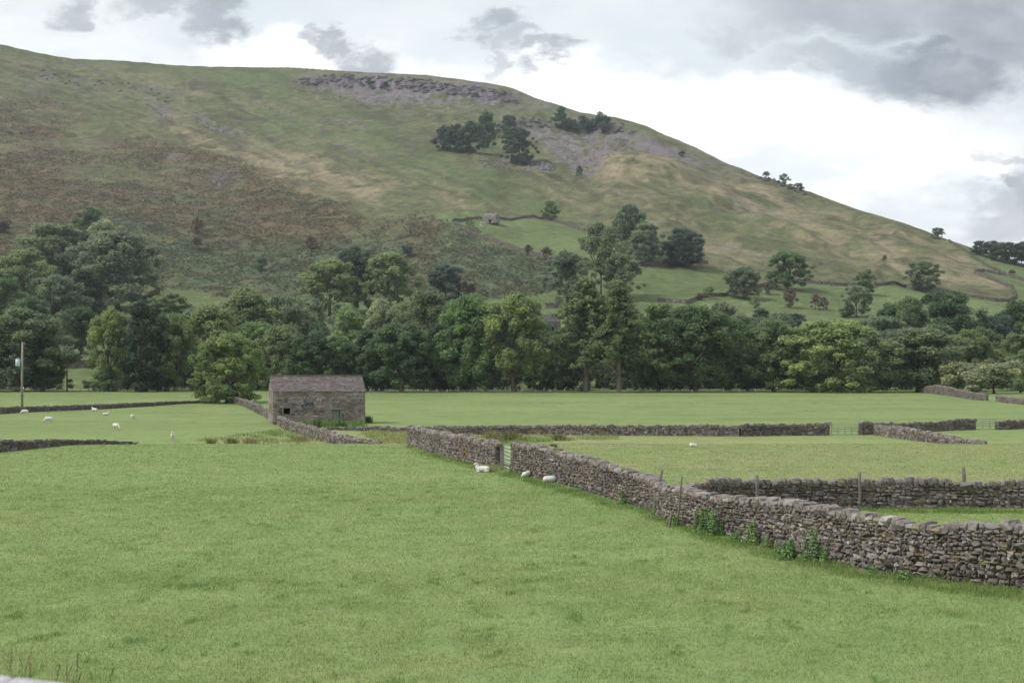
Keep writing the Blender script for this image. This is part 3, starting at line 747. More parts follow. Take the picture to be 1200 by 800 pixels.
post(118, 480.5, 473.5, 'thin stake at the low dark wall above the blue marked sheep', .05)
post(181, 476.5, 470.5, 'thin stake at the low dark wall nearest the round sycamore', .05)
# small gate by the wall end
gp = P(588, 548.5); h = 30 / F * gp.y
mb = MB(); mb.box((0, 0, h / 2 - .1), (.22, .2, h + .2), (.20, .185, .17)); gpost = mb.build('gate_post', M['wood'], None, False, gp); tag(gpost, 'stout squared wooden post holding the small metal gate', 'post', 'weathered wooden posts along the walls')
ga = P(590.5, 548.5); gb = P(602, 552.5)
def metal_gate(a, b, hgt, nbars, label, lift=.12, verticals=1, colr=(.42, .47, .52), r=.028, brace=True, name='field_gate'):
    a = Vector(a); b = Vector(b); d = b - a; root = empty(name, a); tag(root, label, 'gate', 'metal gates in the field walls')
    T = [0] + [i / (verticals + 1) for i in range(1, verticals + 1)] + [1]
    for t in T:
        q = d * t; MB().tube([(q.x, q.y, q.z + lift), (q.x, q.y, q.z + hgt)], r, 6, colr).build('upright', M['metal'], root, True)
    zs = lift + (hgt - lift) * (np.linspace(0, 1, nbars) ** .85)
    for z_ in zs: MB().tube([(0, 0, z_), (d.x, d.y, d.z + z_)], r * .95, 6, colr).build('bar', M['metal'], root, True)
    return root
metal_gate(ga, gb, 1.30, 6, 'small pale blue galvanised gate in the gap of the near wall', verticals=0, brace=False, r=.032)
for (x0, b0, x1, b1, hh, vt, lab) in ((974, 510, 1006, 510, 1.12, 3, 'long metal field gate left of the walls that meet at a corner'), (1143.5, 503.5, 1168, 503.5, 1.2, 2, 'long metal field gate near the right edge')):
    metal_gate(P(x0, b0), P(x1, b1), hh, 5, lab, verticals=vt, colr=(.17, .18, .18), r=.028, brace=False)
# electricity poles
pp = P(26, 484.5); h = (484.5 - 401) / F * pp.y
root = empty('electricity_pole', pp); tag(root, 'pale wooden electricity pole carrying a blue grey transformer', 'pole', 'electricity poles in the left field')
MB().tube([(0, 0, -.3), (-.03, 0, h * .5), (.05, 0, h)], [.19, .165, .135], 10, (.235, .212, .18)).build('pole_shaft', M['wood'], root, True)
tr = MB(); zt = h * .715; tx_ = -.62
tr.tube([(tx_, -.05, zt - .55), (tx_, -.05, zt - .5), (tx_, -.05, zt + .45), (tx_, -.05, zt + .52)], [.30, .36, .36, .28], 14, (.42, .50, .58))
tf = tr.build('transformer', M['metal'], root, True)
bk = MB(); bk.box((-.2, 0, zt + .2), (.3, .12, .1), (.2, .22, .24)); bk.box((-.2, 0, zt - .3), (.3, .12, .1), (.2, .22, .24)); bk.tube([(-1.45, 0, zt + .55), (-.1, 0, zt + .42)], .035, 6, (.14, .12, .11)); bk.build('bracket', M['metal'], tf)
for dx in (-.14, .14): MB().tube([(tx_ + dx, -.05, zt + .5), (tx_ + dx, -.05, zt + .62), (tx_ + dx, -.05, zt + .75)], [.06, .09, .04], 8, (.2, .12, .09)).build('insulator', M['metal'], tf, True)
st = MB(); st.box((.25, 0, h - .25), (.65, .09, .1), (.15, .15, .15)); st.tube([(.3, 0, h - .2), (.3, 0, h + .1)], .06, 7, (.18, .17, .17)); st.tube([(-.1, 0, h), (-.1, 0, h + .55)], .05, 7, (.13, .12, .12)); st.build('pole_head', M['metal'], root)
sg = MB(); sg.box((.22, -.1, h * .36), (.16, .08, .3), (.5, .52, .5)); sg.build('meter_box', M['metal'], root)
cl = MB(); cl.tube([(0, 0, h * .245), (0, 0, h * .255)], .24, 10, (.13, .13, .14)); cl.box((0, -.02, h * .25), (.75, .06, .06), (.15, .16, .18)); cl.build('clamp', M['metal'], root)
pp = P(78.5, 458.8); h = (458.8 - 406) / F * pp.y; cr = (.13, .075, .055)
root = empty('electricity_pole', pp); tag(root, 'dark brown electricity pole with a V braced crossarm and yellow plate', 'pole', 'electricity poles in the left field')
MB().tube([(0, 0, -.3), (0, 0, h)], [.20, .15], 10, cr).build('pole_shaft', M['wood'], root, True)
ca = MB(); ca.box((0, -.12, h - .05), (3.5, .13, .14), (.30, .33, .36)); ca.tube([(-.9, -.12, h - .1), (0, -.1, h - 1.0)], .05, 6, (.28, .3, .33)); ca.tube([(.9, -.12, h - .1), (0, -.1, h - 1.0)], .05, 6, (.28, .3, .33))
arm = ca.build('crossarm', M['metal'], root)
for dx in (-1.62, 0, 1.62): MB().tube([(dx, -.12, h), (dx, -.12, h + .15), (dx, -.12, h + .45), (dx, -.12, h + .55)], [.05, .12, .10, .04], 8, (.30, .30, .32)).build('insulator', M['metal'], arm, True)
MB().box((0, -.2, h * .495), (.30, .03, .32), (.62, .42, .04)).build('warning_plate', M['metal'], root)
# post and wire fence under the trees
def fence(xs, base, label, hh=1.25, rail=None, seed=1):
    rg = random.Random(seed); p0 = P(xs[0], base); root = empty('wire_fence', p0); tag(root, label, 'fence', 'post and wire fences at the foot of the trees')
    tops = []
    for x in xs:
        p = P(x, base) - p0; hk = hh * rg.uniform(.75, 1.15); r = rg.uniform(.07, .13)
        MB().tube([(p.x, p.y, p.z - .2), (p.x + rg.uniform(-.08, .08), p.y, p.z + hk)], [r, r * .85], 7, tuple(np.array([.21, .19, .165]) * rg.uniform(.7, 1.2))).build('post', M['wood'], root, True); tops.append((p.x, p.y, p.z))
    w = MB()
    for f in (.35, .62, .88):
        w.tube([(a, b - .1, c + hh * .85 * f) for a, b, c in tops], .012, 4, (.25, .25, .25), False)
    w.build('wire', M['metal'], root)
    if rail is not None:
        r_ = MB(); a, b = P(rail[0], base) - p0, P(rail[1], base) - p0
        for z_ in (.62, 1.02): r_.box(((a.x + b.x) / 2, (a.y + b.y) / 2 - .12, (a.z + b.z) / 2 + z_), ((b - a).length, .06, .11), (.30, .30, .29))
        r_.build('rail', M['wood'], root)
fence([-12, 1, 7, 16, 24, 37, 53.5, 73, 94, 113, 130, 149, 162, 178, 191, 206, 219, 232], 459, 'post and wire fence along the trees behind the electricity poles', rail=(-12, 24), seed=3)
fence([428, 435, 444, 456, 466, 477, 490, 498, 512, 524, 538, 551, 566, 580, 596, 612, 628, 645, 662], 460.3, 'post and wire fence along the trees right of the field barn', hh=1.0, seed=5)
fence([705, 722, 740, 757, 775, 792, 811, 830, 848, 866, 885, 903], 460.3, 'sparse post and wire fence below the dark trees in the middle right', hh=.95, seed=6)
# ------------------------------------------------------------------ trees
def leaves(rng, C, RC, nleaf, ls, flat=.9, shell=.62, droop=0.0, upb=.35):
    """leaf quads scattered over clumps C (n,3) of radius RC (n,)"""
    n = len(C)
    pr = RC ** 2; pr = pr / pr.sum()
    k = rng.choice(n, nleaf, p=pr)
    d = rng.normal(size=(nleaf, 3)); d[:, 2] += upb; d /= np.linalg.norm(d, axis=1, keepdims=True)
    r = RC[k] * (shell + (1.08 - shell) * rng.random(nleaf)) * (1 + .22 * rng.normal(size=nleaf))
    p = C[k] + d * r[:, None] * np.array([1, 1, flat])
    nr = d * .7 + np.array([0, 0, .35]) + rng.normal(0, .45, (nleaf, 3)); nr /= np.linalg.norm(nr, axis=1, keepdims=True)
    t = rng.normal(size=(nleaf, 3)); t[:, 2] -= droop; t -= nr * (t * nr).sum(1, keepdims=True); t /= np.linalg.norm(t, axis=1, keepdims=True)
    b = np.cross(nr, t)
    a = ls * rng.uniform(.6, 1.35, nleaf)[:, None]; w = a * rng.uniform(.34, .6, nleaf)[:, None]
    V = np.stack([p - t * a * .7, p + b * w - nr * a * .12, p + t * a * .8 - nr * a * .1, p - b * w - nr * a * .12], 1)
    Q = np.arange(nleaf * 4).reshape(-1, 4)
    rc = rng.random(n)
    rnd = np.clip(.5 + (rc[k] - .5) * .55 + rng.normal(0, .17, nleaf), 0, 1)
    return V.reshape(-1, 3), Q, np.repeat(rnd, 4)

def crown_round(rng, nclump, R=.36, zb=.08, rc=(.06, .12), lean=.0, lobes=5, gap=.0, power=.6, low=.75):
    """clump centres gathered on a few big limbs so the outline is uneven"""
    q = rng.random(lobes); phi = np.arange(lobes) * 2.4 + rng.uniform(0, 6)
    L = []
    for i in range(lobes):
        h = zb + (1 - zb) * (.22 + .66 * (i + .5) / lobes)
        rr = R * (math.sin(math.pi * min(.98, ((h - zb) / (1 - zb)) ** low)) ** power) * rng.uniform(.35, .75)
        L.append((rr * math.cos(phi[i]), rr * math.sin(phi[i]), h))
    L = np.array(L)
    C = []; RC = []
    while len(C) < nclump:
        h = rng.random() ** .85
        if low <= .62: e = R * math.sqrt(max(.02, 1 - max(0, (h - .32) / .70) ** 2.3)) * (.66 + .34 * min(1, h / .28))
        else: e = R * (math.sin(math.pi * min(.985, max(.015, h ** low))) ** power)
        a = rng.random() * 2 * math.pi
        e *= 1 + .20 * math.sin(a * 2 + q[0] * 9 + h * 4) + .14 * math.sin(a * 3 + h * 9 + q[1] * 9)
        r = e * (rng.random() ** .42)
        p = np.array([r * math.cos(a) + lean * h * .3, r * math.sin(a), zb + (1 - zb) * (.04 + .90 * h)])
        dm = np.min(np.linalg.norm((L - p) * np.array([1, 1, .9]), axis=1))
        if gap and dm > rng.uniform(.13, .13 + .28 * (1 - gap)): continue
        C.append(p); RC.append(rng.uniform(*rc) * (1.1 - .35 * r / (R + 1e-9)))
    return np.array(C), np.array(RC), L

def trunk_mesh(name, rng, L, h=.72, r=.022, zb=.1, straight=False, col=(.105, .088, .068)):
    mb = MB(); n = 7
    bend = rng.normal(0, .018, 2) if not straight else np.zeros(2)
    pts = np.array([[bend[0] * math.sin(t * 3), bend[1] * math.sin(t * 2.5), -.02 + (h + .02) * t] for t in np.linspace(0, 1, n)])
    rad = r * np.linspace(1, .3, n) ** .9; rad[0] *= 1.5
    mb.tube(pts, rad, 8, col)
    for c in L:
        z0 = max(zb * .7 + .05, min(c[2] * .55, h * .8)) * rng.uniform(.85, 1.1); i = z0 / h
        s = np.array([np.interp(z0, pts[:, 2], pts[:, 0]), np.interp(z0, pts[:, 2], pts[:, 1]), z0])
        mid = (s + c) / 2 + np.array([0, 0, -.02]) + rng.normal(0, .012, 3)
        rr = r * (1 - .62 * min(1, i)) * .55
        mb.tube([s, (s + mid) / 2 + rng.normal(0, .006, 3), mid, c], [rr, rr * .8, rr * .6, rr * .2], 6, col)
        for k in range(2):
            e = c + rng.normal(0, .085, 3); mb.tube([mid, (mid + e) / 2 + rng.normal(0, .01, 3), e], [rr * .45, rr * .3, rr * .1], 5, col)
    return mb.me(name, M['bark'], True)

PROTO = {}
def proto(key, seed, kind, nleaf, ls, nclump=60, **kw):
    rng = np.random.default_rng(seed)
    if kind == 'round':
        C, RC, L = crown_round(rng, nclump, **kw); V, Q, r = leaves(rng, C, RC, nleaf, ls)
        tm = trunk_mesh('trunk', rng, np.concatenate([L, C[rng.choice(len(C), 5)] * np.array([.8, .8, .9])]), zb=kw.get('zb', .08), r=.020 if kw.get('zb', .08) < .3 else .017)
    elif kind == 'larch':
        C = []; RC = []; L = []
        for i in range(15):
            h = .30 + .68 * (i / 14) ** .95; R0 = .46 * (1 - ((h - .22) / .80) ** 1.5) * rng.uniform(.75, 1.15) + .02
            nb = rng.integers(4, 7) if h < .9 else 3; a0 = rng.random() * 6.28
            for k in range(nb):
                a = a0 + k * 2 * math.pi / nb + rng.normal(0, .25); ln = R0 * rng.uniform(.65, 1.12)
                for f in np.linspace(.28, 1, 5):
                    C.append([ln * f * math.cos(a), ln * f * math.sin(a), h + .02 * f - .075 * f * f * (1 + .4 * rng.normal()) ]); RC.append(rng.uniform(.030, .052) * (1.2 - .3 * f))
                if i % 2 == 0 and k < 3: L.append([ln * .7 * math.cos(a), ln * .7 * math.sin(a), h - .02])
        C = np.array(C); RC = np.array(RC); V, Q, r = leaves(rng, C, RC, nleaf, ls, flat=.65, shell=.35, droop=.9, upb=.1)
        mb = MB(); mb.tube([(0, 0, -.02), (0, 0, .02), (.004, 0, .4), (0, .004, .75), (0, 0, .99)], [.030, .021, .016, .009, .003], 8, (.19, .165, .14))
        for c in L: mb.tube([(0, 0, c[2] - .01), np.array(c) * [.5, .5, 1] + [0, 0, .012], c], [.006, .004, .002], 5, (.11, .09, .075))
        for k in range(7):     # dead snags on the lower stem
            a = rng.random() * 6.28; z0 = rng.uniform(.12, .34); ln = rng.uniform(.08, .2)
            mb.tube([(0, 0, z0), (ln * .5 * math.cos(a), ln * .5 * math.sin(a), z0 + .02), (ln * math.cos(a), ln * math.sin(a), z0 - .05)], [.006, .004, .001], 5, (.16, .14, .12))
        tm = mb.me('trunk', M['bark'], True)
    PROTO[key] = (mesh('crown', V, Q, M['leaf'], None, False, {'rnd': r}), tm, kw.get('R', .36) if kind == 'round' else .36)

for i in range(5): proto('oak%d' % i, 100 + i, 'round', 30000, .0175, 120 + 8 * i, R=.40, zb=-.01 + .02 * (i % 3), rc=(.045, .085), lobes=8, gap=.12, low=.60)
for i in range(3): proto('ash%d' % i, 120 + i, 'round', 19000, .0165, 85, R=.38, zb=.13, rc=(.045, .08), lobes=8, gap=.45, low=.72)
for i in range(2): proto('soft%d' % i, 135 + i, 'round', 13000, .024, 80, R=.42, zb=.02, rc=(.055, .095), lobes=7, gap=.15, low=.62)
proto('ashtall', 131, 'round', 10000, .020, 55, R=.34, zb=.30, rc=(.05, .09), lobes=6, gap=.35, low=.72)
for i in range(2): proto('column%d' % i, 140 + i, 'round', 26000, .0165, 120, R=.30, zb=-.02, rc=(.045, .075), lobes=7, gap=.0, low=.58, power=.5)
for i in range(2): proto('larch%d' % i, 150 + i, 'larch', 17000, .0165)
proto('sycamore', 160, 'round', 38000, .0180, 190, R=.46, zb=-.03, rc=(.045, .075), lobes=8, gap=.0, low=.55, power=.45)
for i in range(3): proto('small%d' % i, 170 + i, 'round', 7600, .033, 60, R=.42, zb=-.02, rc=(.065, .12), lobes=6, gap=.1, low=.6)
for i in range(2): proto('bush%d' % i, 180 + i, 'round', 3800, .042, 26, R=.55, zb=-.05, rc=(.11, .2), lobes=4, gap=.3, low=.55, power=.5)
for i in range(2): proto('thorn%d' % i, 190 + i, 'round', 3600, .038, 32, R=.46, zb=.02, rc=(.08, .14), lobes=5, gap=.3, low=.65)

LC = dict(light=(.112, .155, .066), yel=(.122, .168, .068), mid=(.078, .122, .054), dark=(.050, .084, .042), vdark=(.028, .050, .027), olive=(.096, .130, .062),
          grey=(.090, .124, .076), blue=(.044, .070, .052), brown=(.092, .074, .056), larch=(.080, .110, .052), pale=(.150, .178, .105))
_tn = [0]
def tree(kind, px, base, top, w, col, label, group, Y=None, cat='tree', name='tree', rot=None):
    _tn[0] += 1
    rg = random.Random(_tn[0] * 37 + 5)
    p = AT(px, Y) if Y else P(px, base)
    h = ((HY - top) / F * p.y - p.z) * 1.03; wm = w / F * p.y
    crown, tm, R = PROTO[kind]
    root = empty(name, p, rot if rot is not None else rg.uniform(0, 6.283)); tag(root, label, cat, group)
    s = wm / (2 * R * .84)
    c = link('crown', crown, root); t = link('trunk', tm, root)
    c.scale = t.scale = (s, s, h)
    if h > 0 and s / h < .6: t.scale = (max(s, h * .6),) * 2 + (h,)
    k = LC[col]; j = rg.uniform(.88, 1.12)
    j *= 2.0; c.color = (k[0] * j * 1.04 * rg.uniform(.94, 1.06), k[1] * j, k[2] * j * rg.uniform(.92, 1.08), 1)
    return root

G1 = 'riverside trees along the far edge of the fields'
R_ = [
 ('oak0', 22, 345, 364, 98, 'grey', 'big round grey green tree behind the transformer pole'),
 ('oak1', 50, 352, 396, 58, 'mid', 'low dense tree between the two electricity poles'),
 ('ash0', 129, 346, 364, 54, 'light', 'pale loose ash just left of the very dark upright tree'),
 ('column0', 168, 340, 357, 54, 'vdark', 'very dark dense upright tree, the darkest of the riverside row'),
 ('oak2', 205, 352, 371, 48, 'mid', 'mid green tree squeezed against the right of the very dark upright tree'),
 ('ash1', 246, 372, 360, 92, 'olive', 'wide olive green ash rising behind the round bright sycamore'),
 ('ash2', 287, 390, 339, 84, 'olive', 'tall olive ash with visible limbs above the round bright sycamore'),
 ('oak3', 338, 405, 346, 66, 'grey', 'grey green tree standing behind the left half of the barn roof'),
 ('oak4', 330, 350, 384, 62, 'olive', 'olive tree touching the left end of the barn roof'),
 ('oak0', 372, 342, 390, 62, 'dark', 'dark tree right above the barn roof'),
 ('ash1', 408, 382, 361, 64, 'light', 'light feathery tree above the right end of the barn roof'),
 ('oak1', 430, 346, 389, 58, 'dark', 'dark green tree at the right end of the barn'),
 ('ash2', 448, 392, 353, 56, 'pale', 'pale topped tree behind the dark sycamore right of the barn'),
 ('oak2', 470, 337, 382, 80, 'dark', 'broad dark sycamore on the field edge right of the barn'),
 ('oak3', 500, 386, 344, 70, 'grey', 'pale grey green tree rising behind the broad dark sycamore'),
 ('column1', 519, 352, 382, 46, 'vdark', 'narrow dark tree in the shadowed gap right of the broad dark sycamore'),
 ('oak4', 551, 341, 349, 76, 'mid', 'tall mid green tree left of the yellow green ash'),
 ('ash0', 603, 336, 347, 86, 'yel', 'bright yellow green ash with a bare lower trunk'),
 ('oak0', 640, 356, 381, 48, 'dark', 'dark tree between the yellow green ash and the larches'),
 ('larch0', 687, 337, 330, 90, 'larch', 'left hand tall larch with a bare snagged trunk'),
 ('larch1', 725, 332, 333, 88, 'larch', 'right hand tall larch, its straight pale trunk bare to the ground'),
 ('oak1', 772, 346, 359, 70, 'mid', 'dense tree next to the right hand larch'),
 ('oak2', 815, 337, 362, 96, 'dark', 'broad dark green domed tree in the middle of the right hand row'),
 ('oak3', 852, 376, 356, 60, 'grey', 'grey green tree peeping over the broad dark domed tree'),
 ('oak4', 876, 352, 384, 56, 'dark', 'dark tree filling the dip right of the broad dark domed tree'),
 ('oak0', 906, 338, 377, 70, 'mid', 'mid green tree left of the great light sycamore'),
 ('sycamore', 980, 334, 376, 116, 'light', 'great light green sycamore spreading to the ground in the right hand row'),
 ('oak1', 1036, 378, 373, 66, 'grey', 'dull green tree rising right of the great light sycamore'),
 ('oak2', 1076, 336, 387, 100, 'grey', 'spreading grey green tree behind the humped wall'),
 ('oak3', 1110, 430, 343, 82, 'dark', 'tall dark domed tree above the spreading grey green one'),
 ('ash1', 1066, 440, 350, 44, 'mid', 'small headed tree left of the tall dark domed tree'),
 ('oak4', 1044, 452, 358, 44, 'dark', 'dark round tree behind the dull green one, far right'),
 ('oak0', 1136, 352, 388, 54, 'olive', 'brownish olive tree standing above the pale shrubs'),
 ('oak1', 1168, 430, 372, 60, 'blue', 'blue dark tree in the valley bottom at far right'),
 ('oak2', 1196, 450, 356, 66, 'dark', 'dark tree cut by the right edge of the photo'),
 ('oak3', 1194, 365, 392, 52, 'olive', 'olive tree at the right edge above the short far wall'),
 ('oak4', 1226, 350, 400, 60, 'mid', 'mid green tree just beyond the right edge'),
 ('oak4', -28, 350, 380, 70, 'mid', 'mid green tree just beyond the left edge'),
 ('oak0', 575, 372, 372, 54, 'dark', 'dark tree in the gap behind the yellow green ash and its left neighbour'),
 ('oak3', 655, 372, 388, 60, 'dark', 'dark tree behind the bare trunk of the left hand larch'),
 ('oak1', 745, 372, 392, 66, 'dark', 'dark tree behind the straight trunk of the right hand larch'),
 ('oak4', 945, 370, 392, 56, 'mid', 'tree filling the gap left of the great light sycamore'),
 ('oak3', 392, 366, 396, 60, 'mid', 'mid green tree seen over the middle of the barn roof'),
 ('column1', 187, 362, 368, 48, 'dark', 'dark tree half hidden by the very dark upright tree'),
 ('oak2', 620, 392, 362, 50, 'grey', 'grey green tree behind the crown of the yellow green ash'),
 ('oak4', 792, 392, 364, 60, 'grey', 'grey tree top showing between the dense and the broad domed trees'),
 ('oak0', 915, 400, 368, 56, 'grey', 'grey tree top left of the great light sycamore, farther back'),
 ('oak1', 230, 400, 366, 60, 'mid', 'mid green tree in the second row behind the wide olive ash'),
 ('oak2', 300, 366, 380, 66, 'mid', 'mid green tree between the round bright sycamore and the barn gable'),
 ('oak3', 362, 420, 352, 60, 'grey', 'grey green tree in the back row above the barn roof centre'),
 ('oak4', 480, 420, 356, 56, 'mid', 'mid green tree top in the back row left of the pale grey green tree'),
 ('oak0', 528, 410, 356, 54, 'grey', 'grey green tree top in the back row above the narrow dark tree'),
 ('oak1', 576, 425, 358, 44, 'mid', 'mid green tree top between the tall mid green tree and the yellow green ash'),
 ('oak2', 700, 400, 362, 70, 'dark', 'dark tree in the back row behind both larches'),
 ('oak3', 760, 410, 372, 60, 'mid', 'mid green tree in the back row right of the larches'),
 ('oak4', 836, 400, 366, 50, 'mid', 'mid green tree in the back row behind the broad dark domed tree'),
 ('oak1', 884, 410, 374, 50, 'grey', 'grey green tree in the back row over the dip right of the domed tree'),
 ('oak2', 1012, 410, 378, 60, 'mid', 'mid green tree in the back row behind the great light sycamore'),
 ('oak3', 1095, 390, 382, 60, 'grey', 'grey green tree in the back row above the humped wall'),
 ('oak4', 1150, 400, 386, 50, 'mid', 'mid green tree in the back row behind the brownish olive one'),
 ('oak0', 150, 380, 372, 44, 'grey', 'grey green tree in the back row between the pale ash and the very dark tree'),
]
for k, px, Yd, top, w, c, lab in R_: tree(k, px, None, top, w, c, lab, G1, Y=Yd)
tree('sycamore', 266, 472, 392, 80, 'light', 'round bright sycamore growing where two field walls meet left of the barn', G1, rot=1.0)
tree('bush0', 1165, None, 424, 70, 'pale', 'wide pale willow shrub behind the humped wall end', 'pale shrubs at the far right', Y=318, cat='shrub', name='shrub')
tree('bush1', 1122, None, 425, 44, 'pale', 'smaller pale shrub above the crest of the humped wall', 'pale shrubs at the far right', Y=325, cat='shrub', name='shrub')
tree('bush1', 1196, None, 428, 44, 'olive', 'olive shrub at the right edge behind the short far wall', 'pale shrubs at the far right', Y=330, cat='shrub', name='shrub')
tree('bush0', 104, None, 446, 18, 'pale', 'grey green shrub in the gap right of the crossarm pole', 'shrubs under the left trees', Y=352, cat='shrub', name='shrub')
tree('bush1', 122, None, 436, 34, 'mid', 'green shrub at the foot of the pale loose ash', 'shrubs under the left trees', Y=343, cat='shrub', name='shrub')

G2 = 'trees on the slope above the left field'
for k, px, b, top, w, c, lab in [
 ('small0', 104, 290, 246, 38, 'dark', 'small dark tree topping the left hand wood'),
 ('oak1', 62, 352, 265, 92, 'grey', 'big grey green tree in the upper middle of the left hand wood'),
 ('oak2', 138, 364, 275, 94, 'grey', 'largest grey green tree at the right edge of the left hand wood'),
 ('oak3', 28, 368, 292, 66, 'olive', 'olive green tree near the left edge of the wood'),
 ('oak4', 66, 402, 325, 64, 'grey', 'pale grey tree low in the middle of the left hand wood'),
 ('oak0', -8, 395, 318, 60, 'mid', 'mid green tree cut by the left edge of the photo'),
 ('oak2', 95, 415, 362, 40, 'dark', 'dark tree in shade behind the crossarm pole'),
 ('soft0', 124, 320, 260, 44, 'pale', 'thin pale tree behind the largest grey green tree'),
 ('small1', 92, 318, 268, 34, 'dark', 'dark tree between the grey green crowns of the left hand wood'),
 ('oak3', 30, 425, 350, 56, 'dark', 'dark tree low at the left behind the transformer pole'),
 ('oak1', 100, 385, 318, 44, 'vdark', 'very dark tree in the deep shade of the left hand wood'),
 ('small2', 200, 372, 345, 46, 'olive', 'low olive tree beside the bright green patch below the bracken'),
 ('soft0', 386, 372, 307, 66, 'olive', 'soft olive tree left of the tall dark hillside tree'),
 ('oak0', 417, 366, 290, 46, 'blue', 'tall dark tree between the two olive trees at the bracken edge'),
 ('soft1', 456, 368, 298, 66, 'olive', 'olive tree right of the tall dark hillside tree'),
 ('small1', 524, 352, 312, 44, 'blue', 'dark blue green tree alone in the bracken'),
 ('thorn0', 545, 352, 331, 26, 'brown', 'brown thorn bush touching the dark blue green tree'),
]: tree(k, px, b, top, w, c, lab, G2)
G3 = 'trees and thorns in the hillside pastures'
for k, px, b, top, w, c, lab in [
 ('small0', 645, 258, 236, 17, 'mid', 'lone round tree at the corner of the walled hill pasture'),
 ('oak2', 737, 302, 242, 38, 'grey', 'flat topped tree, uppermost of the group of four pasture trees'),
 ('ashtall', 704, 350, 264, 46, 'grey', 'tall ash with a long bare trunk in the hill pasture'),
 ('oak1', 757, 310, 263, 40, 'grey', 'two stemmed round tree in the middle of the group of pasture trees'),
 ('oak3', 802, 313, 268, 48, 'blue', 'dense dark tree at the right of the group of pasture trees'),
 ('soft0', 727, 352, 299, 46, 'grey', 'loose dark topped tree above the right hand larch'),
 ('soft1', 664, 358, 296, 48, 'grey', 'soft grey tree left of the tall bare stemmed ash'),
 ('oak2', 871, 350, 314, 44, 'grey', 'bushy hawthorn tree on the stepped hillside wall'),
 ('soft1', 924, 340, 296, 50, 'mid', 'ivy clad tree with a side limb beside the long hillside wall'),
 ('thorn0', 926, 361, 338, 17, 'brown', 'brown thorn just below the ivy clad tree'),
 ('thorn1', 831, 350, 335, 13, 'olive', 'small olive thorn at the step of the stepped wall'),
 ('thorn0', 900, 345, 332, 14, 'brown', 'small brown thorn between the hawthorn tree and the ivy clad tree'),
 ('bush1', 884, 361, 347, 13, 'pale', 'whitish shrub under the bushy hawthorn tree'),
 ('thorn1', 956, 362, 344, 13, 'brown', 'left one of two brown thorns in the pasture right of the ivy clad tree'),
 ('thorn0', 965, 364, 349, 12, 'brown', 'right one of two brown thorns in the pasture right of the ivy clad tree'),
 ('small2', 1015, 346, 317, 23, 'olive', 'upper of two loose trees at the middle of the long hillside wall'),
 ('soft0', 1004, 372, 336, 32, 'grey', 'lower of two loose trees in the right hand pasture'),
 ('oak4', 1081, 340, 307, 38, 'grey', 'round tree leaning over the long hillside wall'),
 ('bush0', 1037, 306, 299, 6, 'brown', 'tiny dark bush alone on the straw slope'),
 ('thorn0', 619, 297, 287, 10, 'brown', 'left one of two brown thorns on the wall below the upper barn'),
 ('thorn1', 641, 305, 289, 15, 'brown', 'right one of two brown thorns on the wall below the upper barn'),
 ('small0', 893, 381, 363, 26, 'blue', 'left dark round bush at the bottom of the right hand pasture'),
 ('small1', 929, 388, 368, 30, 'blue', 'right dark round bush at the bottom of the right hand pasture'),
 ('bush1', 992, 372, 361, 20, 'mid', 'low green bush in front of the lower loose tree'),
 ('thorn1', 1186, 324, 316, 9, 'brown', 'small brown bush in the top right field below the skyline wood'),
 ('thorn0', 231, 275, 256, 16, 'brown', 'upper one of two reddish bushes in the bracken'),
 ('thorn1', 231, 293, 276, 14, 'brown', 'lower one of two reddish bushes in the bracken'),
 ('thorn0', 364, 293, 277, 15, 'brown', 'reddish brown bush in the middle of the bracken'),
 ('bush0', 477, 301, 287, 15, 'blue', 'low dark bush in the bracken right of the tall hillside tree group'),
 ('bush1', 307, 318, 302, 16, 'dark', 'low dark bush in the greener lower bracken'),
 ('bush0', 4, 272, 258, 20, 'brown', 'dark bush in the bracken at the left edge'),
 ('thorn1', 820, 352, 343, 12, 'brown', 'low brown bush on the stepped hillside wall'),
]: tree(k, px, b, top, w, c, lab, G3, cat='tree' if k[:4] not in ('bush', 'thor') else 'bush', name='tree' if k[:4] not in ('bush', 'thor') else 'bush')
G4 = 'trees under the limestone scars'
for k, px, b, top, w, c, lab in [
 ('small0', 522, 177, 149, 27, 'blue', 'leftmost of the dark trees under the left scar'),
 ('small1', 536, 179, 147, 28, 'blue', 'second dark tree from the left under the left scar'),
 ('small2', 552, 179, 144, 30, 'dark', 'third dark tree from the left under the left scar'),
 ('small0', 570, 173, 133, 25, 'dark', 'tallest dark tree at the right end of the left scar clump'),
 ('small1', 597, 156, 135, 17, 'blue', 'small dark tree above the big round one on the high scree'),
 ('sycamore', 608, 192, 150, 34, 'blue', 'big round dark tree alone on the high scree'),
 ('small0', 657, 151, 126, 15, 'dark', 'upright dark tree on the right scar'),
 ('small2', 667, 154, 140, 17, 'dark', 'low dark tree touching the upright one on the right scar'),
 ('bush0', 690, 156, 137, 28, 'blue', 'dark bush in the middle of the right scar'),
 ('bush1', 706, 156, 136, 22, 'blue', 'dark bush at the right end of the right scar'),
 ('thorn0', 679, 206, 195, 8, 'dark', 'tiny tree beside the straw knoll'),
 ('thorn1', 799, 184, 177, 9, 'dark', 'tiny dark tree high on the right hand slope'),
 ('bush1', 432, 100, 92, 7, 'dark', 'left one of two tiny bushes on the limestone cliff'),
 ('bush0', 452, 103, 95, 8, 'dark', 'right one of two tiny bushes on the limestone cliff'),
]: tree(k, px, b, top, w, c, lab, G4, cat='tree' if k[:4] not in ('bush', 'thor') else 'bush', name='tree' if k[:4] not in ('bush', 'thor') else 'bush')
G5 = 'trees on the skyline'
